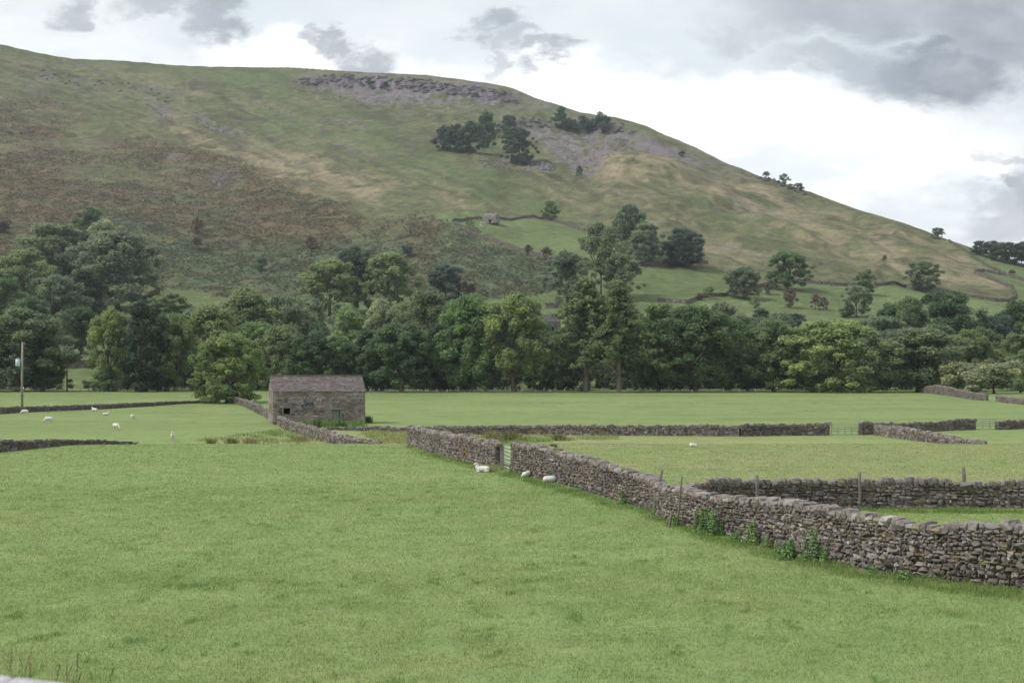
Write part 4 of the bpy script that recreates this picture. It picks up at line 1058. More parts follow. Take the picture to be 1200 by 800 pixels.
for k, px, b, top, w, c, lab in [
 ('thorn0', 703, 138, 131, 8, 'grey', 'tiny skyline thorn above the right scar'),
 ('thorn1', 898, 210, 201, 9, 'grey', 'left one of three thorns on the skyline knoll'),
 ('thorn0', 919, 216, 204, 12, 'grey', 'middle one of three thorns on the skyline knoll'),
 ('bush1', 934, 223, 215, 16, 'grey', 'low right one of three thorns on the skyline knoll'),
 ('small1', 1099, 280, 267, 14, 'grey', 'wind bent tree on the skyline left of the skyline wood'),
 ('small0', 1149, 299, 283, 20, 'blue', 'leftmost tree of the skyline wood'),
 ('small1', 1162, 303, 283, 22, 'blue', 'second tree from the left in the skyline wood'),
 ('small2', 1173, 307, 285, 20, 'dark', 'third tree from the left in the skyline wood'),
 ('small0', 1184, 309, 285, 22, 'blue', 'fourth tree from the left in the skyline wood'),
 ('small1', 1196, 312, 284, 22, 'blue', 'fifth tree from the left in the skyline wood, at the photo edge'),
 ('small2', 1209, 315, 285, 22, 'dark', 'tree of the skyline wood just beyond the right edge'),
]: tree(k, px, b, top, w, c, lab, G5)

# dark undergrowth between the riverside trunks
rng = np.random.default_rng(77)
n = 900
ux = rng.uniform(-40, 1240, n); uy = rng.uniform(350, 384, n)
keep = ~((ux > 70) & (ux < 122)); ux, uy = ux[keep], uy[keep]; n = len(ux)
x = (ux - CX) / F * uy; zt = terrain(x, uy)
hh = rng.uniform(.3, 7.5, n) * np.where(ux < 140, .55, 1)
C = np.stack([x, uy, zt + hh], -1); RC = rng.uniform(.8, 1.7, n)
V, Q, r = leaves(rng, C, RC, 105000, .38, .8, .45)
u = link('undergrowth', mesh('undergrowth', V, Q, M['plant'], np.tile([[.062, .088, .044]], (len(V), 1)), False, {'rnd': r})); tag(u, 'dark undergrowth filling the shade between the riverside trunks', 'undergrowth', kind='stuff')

# ------------------------------------------------------------------ bracken and boulders on the hill
Yh2 = YY.ravel(); ok = (Yh2 < 1700) & (np.abs(xx.ravel() / Yh2) < .42)
bw = np.where(ok, brk_mask.ravel(), 0) ** 1.5 * (Yh2 ** .9); bw = bw / bw.sum()
nb = 62000
k = rng.choice(len(bw), nb, p=bw)
bx = xx.ravel()[k] + rng.normal(0, 1.0, nb); by = YY.ravel()[k] + rng.normal(0, 2.5, nb); bz = terrain(bx, by)
cl = fbm(bx / 7, by / 10, 201, 3)
sel = cl > -.35; bx, by, bz, cl = bx[sel], by[sel], bz[sel], cl[sel]; nb = len(bx)
bcol = 1.5 * hc.reshape(-1, 3)[k][sel] * rng.uniform(.85, 1.2, (nb, 1)) * (1 + .12 * cl[:, None])
rus = (fbm(bx / 16, by / 22, 203, 3) + .25 * rng.normal(size=nb)) > .42
bcol[rus] = bcol[rus] * .65 + np.array([.135, .102, .066]) * .35
C = np.stack([bx, by, bz + .15], -1); RC = rng.uniform(.35, .85, nb) * (1 + .4 * np.clip(cl, 0, 1))
nl = nb * 6; kk = np.repeat(np.arange(nb), 6)
d = rng.normal(size=(nl, 3)); d[:, 2] = np.abs(d[:, 2]) * .8 + .15; d /= np.linalg.norm(d, axis=1, keepdims=True)
p_ = C[kk] + d * RC[kk][:, None] * np.array([1, 1, .75]) * rng.uniform(.6, 1, (nl, 1))
nr = d + rng.normal(0, .4, (nl, 3)); nr /= np.linalg.norm(nr, axis=1, keepdims=True)
t = rng.normal(size=(nl, 3)); t -= nr * (t * nr).sum(1, keepdims=True); t /= np.linalg.norm(t, axis=1, keepdims=True); b = np.cross(nr, t)
a = (RC[kk] * rng.uniform(.45, .8, nl))[:, None]
V = np.stack([p_ - t * a, p_ + b * a * .55, p_ + t * a - nr * a * .25, p_ - b * a * .55], 1).reshape(-1, 3)
bo = link('bracken', mesh('bracken', V, np.arange(nl * 4).reshape(-1, 4), M['plant'], np.repeat(bcol[kk], 4, 0), False, {'rnd': np.repeat(np.clip(.5 + rng.normal(0, .16, nl), 0, 1), 4)}))
tag(bo, 'russet and green bracken covering the lower hillside', 'bracken', kind='stuff')
# loose limestone blocks
pts = []
def scatter(poly, n, rmin, rmax, seed):
    rg = np.random.default_rng(seed); xs = [q[0] for q in poly]; ys_ = [q[1] for q in poly]; c = 0
    while c < n:
        a, b2 = rg.uniform(min(xs), max(xs)), rg.uniform(min(ys_), max(ys_))
        if poly_d(np.array([a]), np.array([b2]), poly)[0] > 0:
            q = P(a, b2); pts.append((q.x, q.y, q.z, rg.uniform(rmin, rmax) ** 1.0)); c += 1
scatter([(628, 190), (652, 194), (650, 202), (632, 199)], 70, .5, 1.5, 1)
scatter([(560, 184), (606, 192), (640, 200), (600, 202), (565, 196)], 90, .3, 1.0, 2)
scatter([(222, 136), (250, 146), (290, 160), (265, 161), (235, 148)], 110, .3, .9, 3)
scatter([(165, 118), (205, 141), (190, 138)], 60, .3, .8, 4)
scatter([(20, 82), (120, 92), (200, 104), (215, 120), (60, 125), (10, 110)], 130, .25, .8, 5)
scatter([(640, 155), (720, 158), (800, 186), (740, 178), (690, 204), (650, 190)], 260, .25, .8, 6)
scatter([(350, 104), (600, 120), (560, 124), (430, 122), (380, 115)], 200, .3, .9, 7)
scatter([(245, 198), (275, 203), (268, 216), (250, 212)], 60, .3, .8, 8)
scatter([(300, 118), (345, 130), (340, 136), (300, 125)], 30, .3, .9, 9)
pts = np.array(pts); n = len(pts)
V, Q, cc = stones_mesh(pts[:, :3] + np.array([0, 0, .15]), np.tile([[1., 0, 0]], (n, 1)), np.tile([[0, 1., 0]], (n, 1)), pts[:, 3] * rng.uniform(.7, 1.3, n), pts[:, 3], pts[:, 3] * rng.uniform(.4, .8, n), np.array([.19, .18, .19]) * rng.uniform(.6, 1.4, (n, 1)), rng, .4, .18, TB2, .3, .8)
so = link('scree', mesh('scree', V, Q, M['farstone'], cc)); tag(so, 'pale limestone boulders scattered below the scars', 'boulders', kind='stuff')

# limestone crags: jointed blocks standing out of the two scars
def crag(name, line, n, seed, wr, hr, shade=1.0):
    rg = np.random.default_rng(seed); xs = [q[0] for q in line]
    C = []; S = []
    for k in range(n):
        px = rg.uniform(xs[0], xs[-1]); y0 = np.interp(px, xs, [q[1] for q in line]); y1 = np.interp(px, xs, [q[2] for q in line]); f = rg.random()
        q = P(px, y0 + (y1 - y0) * f); C.append((q.x, q.y + .8, q.z)); S.append((rg.uniform(*wr), rg.uniform(1.5, 3.0), rg.uniform(*hr) * (1.1 - .4 * f)))
    C = np.array(C); S = np.array(S); n = len(C)
    V, Q, cc = stones_mesh(C, np.tile([[1., 0, 0]], (n, 1)), np.tile([[0, 1., 0]], (n, 1)), S[:, 0], S[:, 1], S[:, 2], np.array([.135, .124, .130]) * shade * rg.uniform(.65, 1.25, (n, 1)), rg, .3, .22, TB3, .15, .4)
    tag(link(name, mesh(name, V, Q, M['farstone'], cc)), kind='structure')
crag('crag', [(345, 95, 101), (380, 88, 99), (420, 87, 103), (480, 91, 107), (540, 98, 112), (610, 111, 122)], 170, 41, (.8, 4.6), (.5, 1.9), .88)
crag('crag', [(520, 158, 166), (545, 150, 162), (580, 143, 156), (625, 137, 150), (660, 138, 150), (715, 142, 154), (745, 148, 160)], 120, 42, (.6, 3.0), (.6, 1.8), .85)
crag('crag', [(890, 208, 212), (905, 209, 214), (925, 216, 222), (945, 224, 230)], 46, 43, (.5, 1.6), (.5, 1.4), .8)
crag('crag', [(45, 82, 90), (62, 84, 96), (105, 92, 102), (150, 98, 110), (200, 108, 122)], 46, 44, (.5, 1.6), (.4, 1.1), .9)

# ------------------------------------------------------------------ grass in the near field
def blades(n, Y0, Y1, um, hgt, wid, seed, tall=False):
    rg = np.random.default_rng(seed)
    y = np.sqrt(rg.uniform(Y0 ** 2, Y1 ** 2, n)); x = rg.uniform(-um, um, n) * y
    dens = .6 * fbm(x / .8, y / 1.1, 301, 3)
    fd = np.minimum(1, np.minimum((y - Y0) / (.22 * Y0) + (Y0 < 25), (Y1 - y) / (.25 * Y0) + (Y1 > 110))); keep = rg.random(n) < np.clip(.72 + .5 * dens, .25, 1) * fd; x, y, dens = x[keep], y[keep], dens[keep]; n = len(x)
    z = terrain(x, y)
    tuft = sm(.72, 1.05, fbm(x / .5, y / .7, 89, 2) + .15 * fbm(x / 14, y / 14, 81, 4))
    h = hgt * rg.uniform(.5, 1.35, n) * (1 + .5 * tuft + .2 * dens); a = rg.uniform(0, 2 * math.pi, n)
    w = wid * rg.uniform(.7, 1.3, n)
    lean = h * rg.uniform(.25, 1.0, n); la = rg.normal(.4, 1.3, n)
    tx, ty = np.cos(a) * w / 2, np.sin(a) * w / 2
    b0 = np.stack([x - tx, y - ty, z - .005], -1); b1 = np.stack([x + tx, y + ty, z - .005], -1)
    tip = np.stack([x + np.cos(la) * lean, y + np.sin(la) * lean, z + h], -1)
    mid0 = (b0 * .45 + tip * .55) + np.stack([-tx * .8 - np.cos(la) * lean * .18, -ty * .8 - np.sin(la) * lean * .18, h * .12], -1)
    mid1 = mid0 + np.stack([tx * 1.5, ty * 1.5, tx * 0], -1)
    V = np.stack([b0, b1, mid1, tip, mid0], 1)
    c = field_color(x, y) * rg.uniform(.82, 1.22, (n, 1)) * 1.42
    dry = rg.random(n) < .05; c[dry] = c[dry] * .4 + C_F4 * .6
    return V.reshape(-1, 3), np.arange(n * 5).reshape(-1, 5), np.repeat(c, 5, 0), np.repeat(np.clip(.5 + rg.normal(0, .2, n), 0, 1), 5)
GV, GQ, GC, GR = [], [], [], []; n0 = 0
for args in ((480000, 20, 44, .50, .055, .0085, 1), (450000, 36, 74, .45, .058, .014, 2), (285000, 60, 113, .42, .058, .025, 3)):
    V, Q, c, r = blades(*args); GV.append(V); GQ.append(Q + n0); GC.append(c); GR.append(r); n0 += len(V)
go = link('grass', mesh('grass', np.concatenate(GV), np.concatenate(GQ), M['grass'], np.concatenate(GC), False, {'rnd': np.concatenate(GR)})); tag(go, 'short green pasture grass of the near field', 'grass', kind='stuff')

# long grass: bleached tussocks by the barn, along wall feet and the road bank
def tuft_arrays(cx, cy, n, rad, h, w, col, rg, spread=.5):
    x = cx + rg.normal(0, rad, n); y = cy + rg.normal(0, rad, n); z = terrain(x, y)
    hh = h * rg.uniform(.5, 1.2, n); a = rg.uniform(0, 6.283, n); la = rg.uniform(0, 6.283, n); ln = hh * rg.uniform(.05, spread, n)
    tx, ty = np.cos(a) * w / 2, np.sin(a) * w / 2
    b0 = np.stack([x - tx, y - ty, z - .02], -1); b1 = np.stack([x + tx, y + ty, z - .02], -1); tip = np.stack([x + np.cos(la) * ln, y + np.sin(la) * ln, z + hh], -1)
    mid = (b0 + b1) / 2 * .45 + tip * .55 - np.stack([np.cos(la) * ln * .2, np.sin(la) * ln * .2, -hh * .06], -1)
    m0 = mid - np.stack([tx, ty, tx * 0], -1) * .8; m1 = mid + np.stack([tx, ty, tx * 0], -1) * .8
    V = np.stack([b0, b1, m1, tip, m0], 1)
    c = np.asarray(col) * rg.uniform(.75, 1.25, (n, 1)) * 1.75
    return V.reshape(-1, 3), np.repeat(c, 5, 0), np.repeat(np.clip(.5 + rg.normal(0, .2, n), 0, 1), 5)
LV, LCc, LR = [], [], []
rg = np.random.default_rng(400)
def long_grass(poly, ntuft, nb_, rad, h, w, cols):
    xs = [q[0] for q in poly]; ys_ = [q[1] for q in poly]; c = 0
    while c < ntuft:
        a, b2 = rg.uniform(min(xs), max(xs)), rg.uniform(min(ys_), max(ys_))
        if poly_d(np.array([a]), np.array([b2]), poly)[0] > 0:
            q = P(a, b2); V, cc_, r_ = tuft_arrays(q.x, q.y, nb_, rad, h * rg.uniform(.6, 1.3), w, cols[rg.integers(len(cols))], rg); LV.append(V); LCc.append(cc_); LR.append(r_); c += 1
dryc = [(.23, .21, .12), (.20, .20, .10), (.15, .18, .075)]
grn = [(.085, .15, .04), (.11, .165, .05), (.13, .16, .06)]
long_grass([(230, 516), (330, 504), (400, 515), (430, 519.5), (240, 519.5)], 120, 24, .42, .32, .05, dryc[1:] + grn + grn)
long_grass([(425, 506), (482, 508), (484, 520.5), (440, 519.5)], 150, 26, .40, .32, .05, dryc + dryc + grn)
long_grass([(500, 511), (600, 511), (720, 512), (720, 515), (590, 520), (520, 516)], 150, 30, .32, .32, .05, dryc + grn)
long_grass([(690, 580), (760, 597), (825, 623), (925, 649), (1025, 671), (1200, 692), (1200, 704), (1025, 682), (925, 660), (825, 633), (760, 606), (690, 588)], 210, 44, .22, .17, .013, grn + grn + [dryc[2]])
long_grass([(480, 523), (545, 541), (600, 553), (690, 579), (690, 586), (600, 560), (545, 547), (480, 529)], 130, 36, .22, .17, .02, grn)
long_grass([(335, 497), (425, 497.5), (425, 499.5), (350, 501)], 60, 34, .35, .55, .06, [(.075, .135, .036)])
long_grass([(560, 549), (587, 550), (587, 553), (562, 553)], 26, 40, .14, .3, .02, dryc)
long_grass([(900, 598.5), (1200, 598), (1200, 602), (905, 600)], 120, 34, .15, .2, .014, grn)
long_grass([(0, 760), (60, 782), (150, 800), (90, 806), (0, 806)], 46, 12, .22, .26, .006, dryc + dryc + grn)
V = np.concatenate(LV); lo = link('long_grass', mesh('long_grass', V, np.arange(len(V)).reshape(-1, 5), M['grass'], np.concatenate(LCc), False, {'rnd': np.concatenate(LR)})); tag(lo, 'long bleached and green grass along the walls and bank', 'long grass', kind='stuff')

# rush tussocks and nettles are countable plants
def rush(px, b, wpx, hpx, label, col=(.10, .115, .050)):
    q = P(px, b); s = q.y / F; rg_ = np.random.default_rng(int(px * 7 + b)); V, c, r = tuft_arrays(q.x, q.y, 240, wpx * s * .24, hpx * s, max(.02, .7 * s), col, rg_, .6)
    o = link('rush_tussock', mesh('rush_tussock', V - np.array(q[:]), np.arange(len(V)).reshape(-1, 5), M['grass'], c, False, {'rnd': r}), None, q); tag(o, label, 'rushes', 'rush tussocks in the rough grass')
rush(597, 517, 32, 12, 'largest brown green rush tussock, behind the small metal gate', (.105, .10, .050))
rush(655, 516, 14, 8, 'rush tussock under the far wall, right of the largest one')
rush(648, 525, 9, 5, 'small round tussock in the pale field above the long tumbled wall', (.09, .13, .045))
rush(576, 514, 16, 9, 'pale rush tussock just left of the largest one', (.15, .155, .07))
rush(272, 519.3, 12, 6, 'left tussock on the rim of the near field', (.10, .12, .05))
rush(248, 519.3, 9, 5, 'tussock at the rubble end of the broken wall', (.11, .12, .055))
rush(293, 519, 16, 7, 'pale tussock on the rim between the rubble and the barn wall', (.19, .165, .09))
rush(352, 517, 22, 7, 'wide bleached tussock beneath the crooked wall', (.17, .155, .08))
rush(430, 495.5, 12, 8, 'dark weedy tussock at the right corner of the barn', (.06, .085, .035))
def nettles(px, b, wpx, hpx, label, col=(.075, .135, .052), seed=0):
    col = tuple(np.array(col) * np.array([2.3, 2.15, 2.2])); wpx *= 1.45; hpx *= 1.05; b += 2; q = P(px, b); s = q.y / F; rg_ = np.random.default_rng(int(px) + seed); W_, H_ = wpx * s, hpx * s
    nst = max(6, int(W_ / .07)); mb = MB(); C = []; RC = []; H_ = H_ + 3 * s
    sx = rg_.normal(0, W_ * .27, nst); sy = rg_.normal(-.05, .12, nst); sh = H_ * rg_.uniform(.5, 1.1, nst) * np.clip(1.15 - np.abs(sx) / (W_ * .8), .4, 1)
    for a, b2, h in zip(sx, sy, sh):
        lx = rg_.normal(0, .05)
        mb.tube([(a, b2, -.03), (a + lx, b2, h)], [.008, .004], 4, (.07, .09, .04), False)
        for f in np.arange(.12, 1.01, .11 / max(h, .2)): C.append([a + lx * f, b2, h * f]); RC.append(.085 * (1.25 - .6 * f) + .02)
    V, Q, r = leaves(rg_, np.array(C), np.array(RC), min(12000, 34 * len(C)), .046, .6, .3, .6, 0)
    root = empty('nettle_clump', q); tag(root, label, 'nettles', 'nettle clumps along the long tumbled wall')
    mb.build('stem', M['bark'], root)
    link('foliage', mesh('foliage', V, Q, M['plant'], np.tile([col], (len(V), 1)), False, {'rnd': r}), root)
nettles(822, 622, 20, 26, 'tall nettle clump, left half of the dense pair near the kink', seed=1)
nettles(836, 625, 16, 27, 'tall nettle clump, right half of the dense pair near the kink', (.09, .15, .065), seed=2)
nettles(771, 601, 9, 14, 'nettles at the foot of the tall leaning post')
nettles(789, 614, 8, 14, 'nettles by the broken post stub')
nettles(730, 588, 7, 11, 'lone small nettle clump left of the leaning post')
nettles(861, 632, 8, 10, 'low dark nettles between the dense pair and the loose tall clump')
nettles(882, 636, 14, 26, 'loose tall weed clump in front of a dark hollow of the wall', (.10, .15, .07))
nettles(899, 640, 7, 12, 'small nettles right of the dark hollow')
nettles(914, 648, 9, 12, 'narrow nettle clump before the widest patch')
nettles(927, 654, 18, 22, 'dark low half of the widest nettle patch', seed=3)
nettles(949, 656, 20, 34, 'tallest pale nettles in the widest patch', (.095, .145, .075), seed=4)
nettles(967, 660, 12, 16, 'right fringe of the widest nettle patch')
nettles(1021, 672, 8, 12, 'nettle tuft farther right below the rusty streaked stones')
nettles(1058, 679, 8, 11, 'rightmost nettle tuft at the foot of the long wall')
nettles(930, 594, 8, 8, 'small green weed on the straight grey wall left of the front post', (.08, .16, .05))
nettles(372, 499, 16, 7, 'low weeds below the barn window', (.05, .085, .032))
nettles(400, 499, 10, 8, 'dark weeds right of the barn door', (.045, .08, .03))
# dead stalks on the road bank
def stalk(px, b, top, label, lean=.1, col=(.12, .085, .06)):
    Yd = 10.5; x = (px - CX) / F * Yd; z0 = float(terrain(x, Yd)); zt = (HY - top) / F * Yd
    mb = MB(); h = zt - z0
    mb.tube([(0, 0, -.05), (lean * .4, 0, h * .5), (lean, 0, h)], [.004, .0035, .002], 5, (.22, .19, .11), False)
    for k in range(9): mb.tube([(lean * (.72 + .03 * k), 0, h * (.78 + .025 * k)), (lean * (.72 + .03 * k) + random.uniform(-.012, .012), random.uniform(-.01, .01), h * (.80 + .025 * k))], [.006, .003], 4, col)
    o = mb.build('seed_stalk', M['bark'], None, False, (x, Yd, z0)); tag(o, label, 'dry stalk', 'dead seed stalks on the road bank')
stalk(87, 800, 765, 'tall dark seed stalk right of the capstone', .03)
stalk(55, 800, 778, 'short dark seed stalk above the end of the capstone')
stalk(14, 800, 752, 'pale bent grass stalk at the left edge', .16, (.25, .22, .13))
stalk(6, 800, 758, 'second pale stalk, nearest the left edge', .05, (.25, .22, .13))
stalk(76, 800, 778, 'reddish stalk beside the tall dark one', .02, (.17, .12, .08))
stalk(33, 800, 776, 'brown stalk over the middle of the capstone', .02)

# ------------------------------------------------------------------ sheep
def sheep_mesh(name, pose):
    E = []   # ellipsoids: centre, radii, rotation about y
    if pose == 'graze':
        E += [((0, 0, .56), (.46, .22, .235), 0), ((.22, 0, .57), (.24, .205, .23), 0), ((-.28, 0, .58), (.22, .215, .22), 0), ((.47, 0, .47), (.19, .10, .12), .75), ((.62, 0, .25), (.16, .065, .085), .95), ((.70, 0, .13), (.08, .05, .06), .9), ((-.50, 0, .47), (.06, .04, .14), .2)]
        legs = [((.27, .11), .02), ((.30, -.11), -.04), ((-.30, .11), -.05), ((-.27, -.11), .03)]
        ears = [((.56, .10, .33), (.07, .025, .03)), ((.56, -.10, .33), (.07, .025, .03))]
    elif pose == 'stand':
        E += [((0, 0, .60), (.46, .22, .24), 0), ((.2, 0, .60), (.25, .21, .24), 0), ((-.28, 0, .60), (.22, .215, .22), 0), ((.45, 0, .78), (.13, .10, .20), -.55), ((.58, 0, .94), (.15, .075, .085), .35), ((.68, 0, .90), (.08, .055, .06), .3), ((-.50, 0, .50), (.06, .04, .14), .2)]
        legs = [((.27, .11), 0), ((.27, -.11), 0), ((-.30, .11), -.03), ((-.30, -.11), -.03)]
        ears = [((.50, .12, .99), (.03, .08, .03)), ((.50, -.12, .99), (.03, .08, .03))]
    elif pose == 'rest':      # lying curled, head tucked along the flank
        E += [((0, 0, .25), (.46, .28, .25), 0), ((.2, 0, .29), (.27, .25, .25), 0), ((-.27, .02, .25), (.24, .26, .23), 0), ((.40, .12, .30), (.14, .14, .16), -.2), ((.40, .27, .22), (.085, .15, .085), 0), ((.34, .38, .17), (.06, .07, .055), 0), ((-.30, .2, .12), (.22, .11, .11), 0)]
        legs = []; ears = [((.47, .22, .31), (.06, .03, .03)), ((.33, .22, .32), (.06, .03, .03))]
    else:      # lying, head up
        E += [((0, 0, .25), (.50, .27, .245), 0), ((.2, 0, .27), (.27, .24, .24), 0), ((-.27, .02, .25), (.25, .26, .23), 0), ((.44, 0, .44), (.13, .11, .20), -.45), ((.55, 0, .62), (.15, .078, .088), .3), ((.65, 0, .58), (.085, .056, .06), .25), ((-.30, .2, .12), (.22, .11, .11), 0), ((.35, .17, .07), (.17, .06, .06), .1), ((.35, -.15, .07), (.16, .06, .06), .1)]
        legs = []
        ears = [((.48, .12, .67), (.03, .08, .03)), ((.48, -.12, .67), (.03, .08, .03))]
    bm = MB(); B, R, Qd = _template(9)
    for c, r, a in [(e[0], e[1], e[2]) for e in E] + [(e[0], e[1], 0) for e in ears]:
        v = R * np.array(r); ca, sa = math.cos(a), math.sin(a)
        v = np.stack([v[:, 0] * ca + v[:, 2] * sa, v[:, 1], -v[:, 0] * sa + v[:, 2] * ca], -1)
        bm.add(v + np.array(c), Qd)
    for (lx, ly), dx in legs:
        hind = lx < 0
        bm.tube([(lx, ly, .45), (lx + (-.05 if hind else .01), ly, .27), (lx + (-.01 if hind else 0) + dx, ly, .03), (lx + .03 + dx, ly, 0.0)], [.085, .045, .032, .035], 8)
    me = bm.me(name + '_src', None)
    o = link('src', me); md = o.modifiers.new('r', 'REMESH'); md.mode = 'VOXEL'; md.voxel_size = .024; md.use_smooth_shade = True
    s = o.modifiers.new('s', 'SMOOTH'); s.iterations = 3
    dg = bpy.context.evaluated_depsgraph_get(); dg.update()
    ev = bpy.data.meshes.new_from_object(o.evaluated_get(dg)); ev.name = name
    bpy.data.objects.remove(o); bpy.data.meshes.remove(me)
    return ev
def sheep_color(me, pose, mark):
    n = len(me.vertices); co = np.empty(n * 3, np.float32); me.vertices.foreach_get('co', co); co = co.reshape(-1, 3)
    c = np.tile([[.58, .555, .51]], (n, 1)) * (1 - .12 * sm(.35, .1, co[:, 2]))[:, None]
    hx = {'graze': (co[:, 0] > .52) & (co[:, 2] < .40), 'stand': (co[:, 0] > .46) & (co[:, 2] > .84), 'lie': (co[:, 0] > .44) & (co[:, 2] > .53), 'rest': (co[:, 1] > .26) & (co[:, 0] > .25)}[pose]
    c[hx] = [.62, .52, .46]
    if pose in ('graze', 'stand'): c[co[:, 2] < .30] = [.50, .43, .37]
    nose = {'graze': co[:, 2] < .13, 'stand': co[:, 0] > .70, 'lie': co[:, 0] > .68, 'rest': co[:, 1] > .41}[pose] & hx; c[nose] = [.2, .16, .15]
    if mark is not None:
        bx_, r_ = mark; top = co[:, 2] > (.40 if pose in ('lie', 'rest') else .70)
        m = (np.abs(co[:, 0] - bx_) < r_) & top & ~hx; c[m] = [.16, .48, .62]
    a = me.attributes.get('col') or me.attributes.new('col', 'FLOAT_COLOR', 'POINT')
    cc = np.ones((n, 4), np.float32); cc[:, :3] = c; a.data.foreach_set('color', cc.ravel())
    me.materials.clear(); me.materials.append(M['wool']); return me
SH = {}
for pose in ('graze', 'stand', 'lie', 'rest'):
    base = sheep_mesh('sheep_' + pose, pose)
    SH[pose, 0] = sheep_color(base, pose, None); SH[pose, 1] = sheep_color(base.copy(), pose, (.22, .09)); SH[pose, 2] = sheep_color(base.copy(), pose, (-.15, .13))
def sheep(px, b, pose, mark, yaw, label, sc=1.0, group='sheep in the fields'):
    q = P(px, b); o = link('sheep', SH[pose, mark], None, q - Vector((0, 0, .02)), math.radians(yaw)); o.scale = (sc * .85,) * 3; tag(o, label, 'sheep', group)
sheep(566, 553, 'lie', 1, 172, 'white sheep lying with head up left of the wooden gate post', .92)
sheep(617.5, 558.8, 'rest', 0, 60, 'white sheep lying curled away close to the wall right of the gate', .80)
sheep(645, 565, 'lie', 1, 8, 'white sheep lying side on by the wall, blue mark on its shoulder', .88)
sheep(29, 485.8, 'graze', 0, 190, 'white sheep grazing at the foot of the transformer pole', 1.15)
sheep(57, 495.5, 'graze', 0, 195, 'white sheep grazing head down in the open left field', 1.2)
sheep(111, 481.3, 'lie', 0, 160, 'white sheep lying against the low dark wall', 1.1)
sheep(124, 486.5, 'lie', 2, 20, 'sheep with a broad turquoise back lying in the left field', 1.0)
sheep(136, 503.5, 'graze', 0, -35, 'white sheep grazing towards the photographer in mid field', 1.15)
sheep(155.5, 491.8, 'graze', 2, 85, 'sheep seen from behind with a turquoise mark on its rump', 1.1)
sheep(202.5, 516.5, 'stand', 0, -80, 'white sheep facing the photographer near the rubble wall end', 1.1)
sheep(812, 523.5, 'rest', 2, 200, 'sheep lying alone in the pale mown field', .72)
for px, b, yaw, lab in ((564, 262, 10, 'tiny white sheep touching the small upper barn'), (563.5, 265.5, 170, 'tiny white sheep left below the upper barn'), (572, 268.5, 60, 'tiny white sheep in the open of the walled hill pasture')):
    sheep(px, b, 'graze', 0, yaw, lab, 1.5, 'sheep on the hill')

# ------------------------------------------------------------------ sky
world = bpy.data.worlds.new('World'); scene.world = world; world.use_nodes = True
nt = world.node_tree; nt.nodes.clear()
SUN_EL, SUN_AZ = math.radians(50), math.radians(-108)      # azimuth from +Y towards +X
wo = N(nt, 'ShaderNodeOutputWorld'); bg = N(nt, 'ShaderNodeBackground'); bg.inputs[1].default_value = .1
nt.links.new(bg.outputs[0], wo.inputs[0])
sky = N(nt, 'ShaderNodeTexSky'); sky.sky_type = 'NISHITA'; sky.sun_disc = False; sky.sun_elevation = SUN_EL; sky.sun_rotation = SUN_AZ
tc = N(nt, 'ShaderNodeTexCoord'); sep = N(nt, 'ShaderNodeSeparateXYZ'); nt.links.new(tc.outputs['Generated'], sep.inputs[0])
def Mth(op, a, b=None, c=None, clamp=False):
    m = N(nt, 'ShaderNodeMath', operation=op, use_clamp=clamp)
    for i, v in enumerate((a, b, c)):
        if v is None: continue
        if isinstance(v, (int, float)): m.inputs[i].default_value = v
        else: nt.links.new(v, m.inputs[i])
    return m.outputs[0]
X_, Y_, Z_ = sep.outputs
yc = Mth('MAXIMUM', Y_, .05)
U = Mth('DIVIDE', X_, yc); V_ = Mth('DIVIDE', Z_, yc)
front = Mth('GREATER_THAN', Y_, .06)
comb = N(nt, 'ShaderNodeCombineXYZ'); nt.links.new(U, comb.inputs[0]); nt.links.new(Mth('MULTIPLY', V_, 1.9), comb.inputs[1])
# cloud-layer coordinates: perspective of a flat layer
zc = Mth('ADD', Mth('MAXIMUM', Z_, 0), .13)
cl_ = N(nt, 'ShaderNodeCombineXYZ'); nt.links.new(Mth('DIVIDE', X_, zc), cl_.inputs[0]); nt.links.new(Mth('DIVIDE', Y_, zc), cl_.inputs[1])
n1 = noise(nt, 9.0, 7, .62, comb.outputs[0]); n2 = noise(nt, 24.0, 6, .6, comb.outputs[0]); n3 = noise(nt, 1.3, 7, .6, cl_.outputs[0])
sp1 = N(nt, 'ShaderNodeSeparateColor'); nt.links.new(n1.outputs['Color'], sp1.inputs[0]); sp2 = N(nt, 'ShaderNodeSeparateColor'); nt.links.new(n2.outputs['Color'], sp2.inputs[0])
wu = Mth('ADD', U, Mth('ADD', Mth('MULTIPLY_ADD', sp1.outputs[0], .10, -.05), Mth('MULTIPLY_ADD', sp2.outputs[0], .075, -.0375)))
wv = Mth('ADD', V_, Mth('ADD', Mth('MULTIPLY_ADD', sp1.outputs[1], .06, -.03), Mth('MULTIPLY_ADD', sp2.outputs[1], .05, -.025)))
def blob(cx, cy, rx, ry, soft=.62):
    a = Mth('MULTIPLY', Mth('SUBTRACT', wu, (cx - CX) / F), F / rx); b = Mth('MULTIPLY', Mth('SUBTRACT', wv, (HY - cy) / F), F / ry)
    e = Mth('SQRT', Mth('ADD', Mth('MULTIPLY', a, a), Mth('MULTIPLY', b, b)))
    mr = N(nt, 'ShaderNodeMapRange', interpolation_type='SMOOTHSTEP'); nt.links.new(e, mr.inputs[0]); mr.inputs[1].default_value = 1 + soft * .45; mr.inputs[2].default_value = 1 - soft; mr.inputs[3].default_value = 0; mr.inputs[4].default_value = 1
    return mr.outputs[0]
def union(bl):
    o = None
    for args, s in bl:
        m = Mth('MULTIPLY', blob(*args), s); o = m if o is None else Mth('MAXIMUM', o, m)
    return Mth('MULTIPLY', o, front)
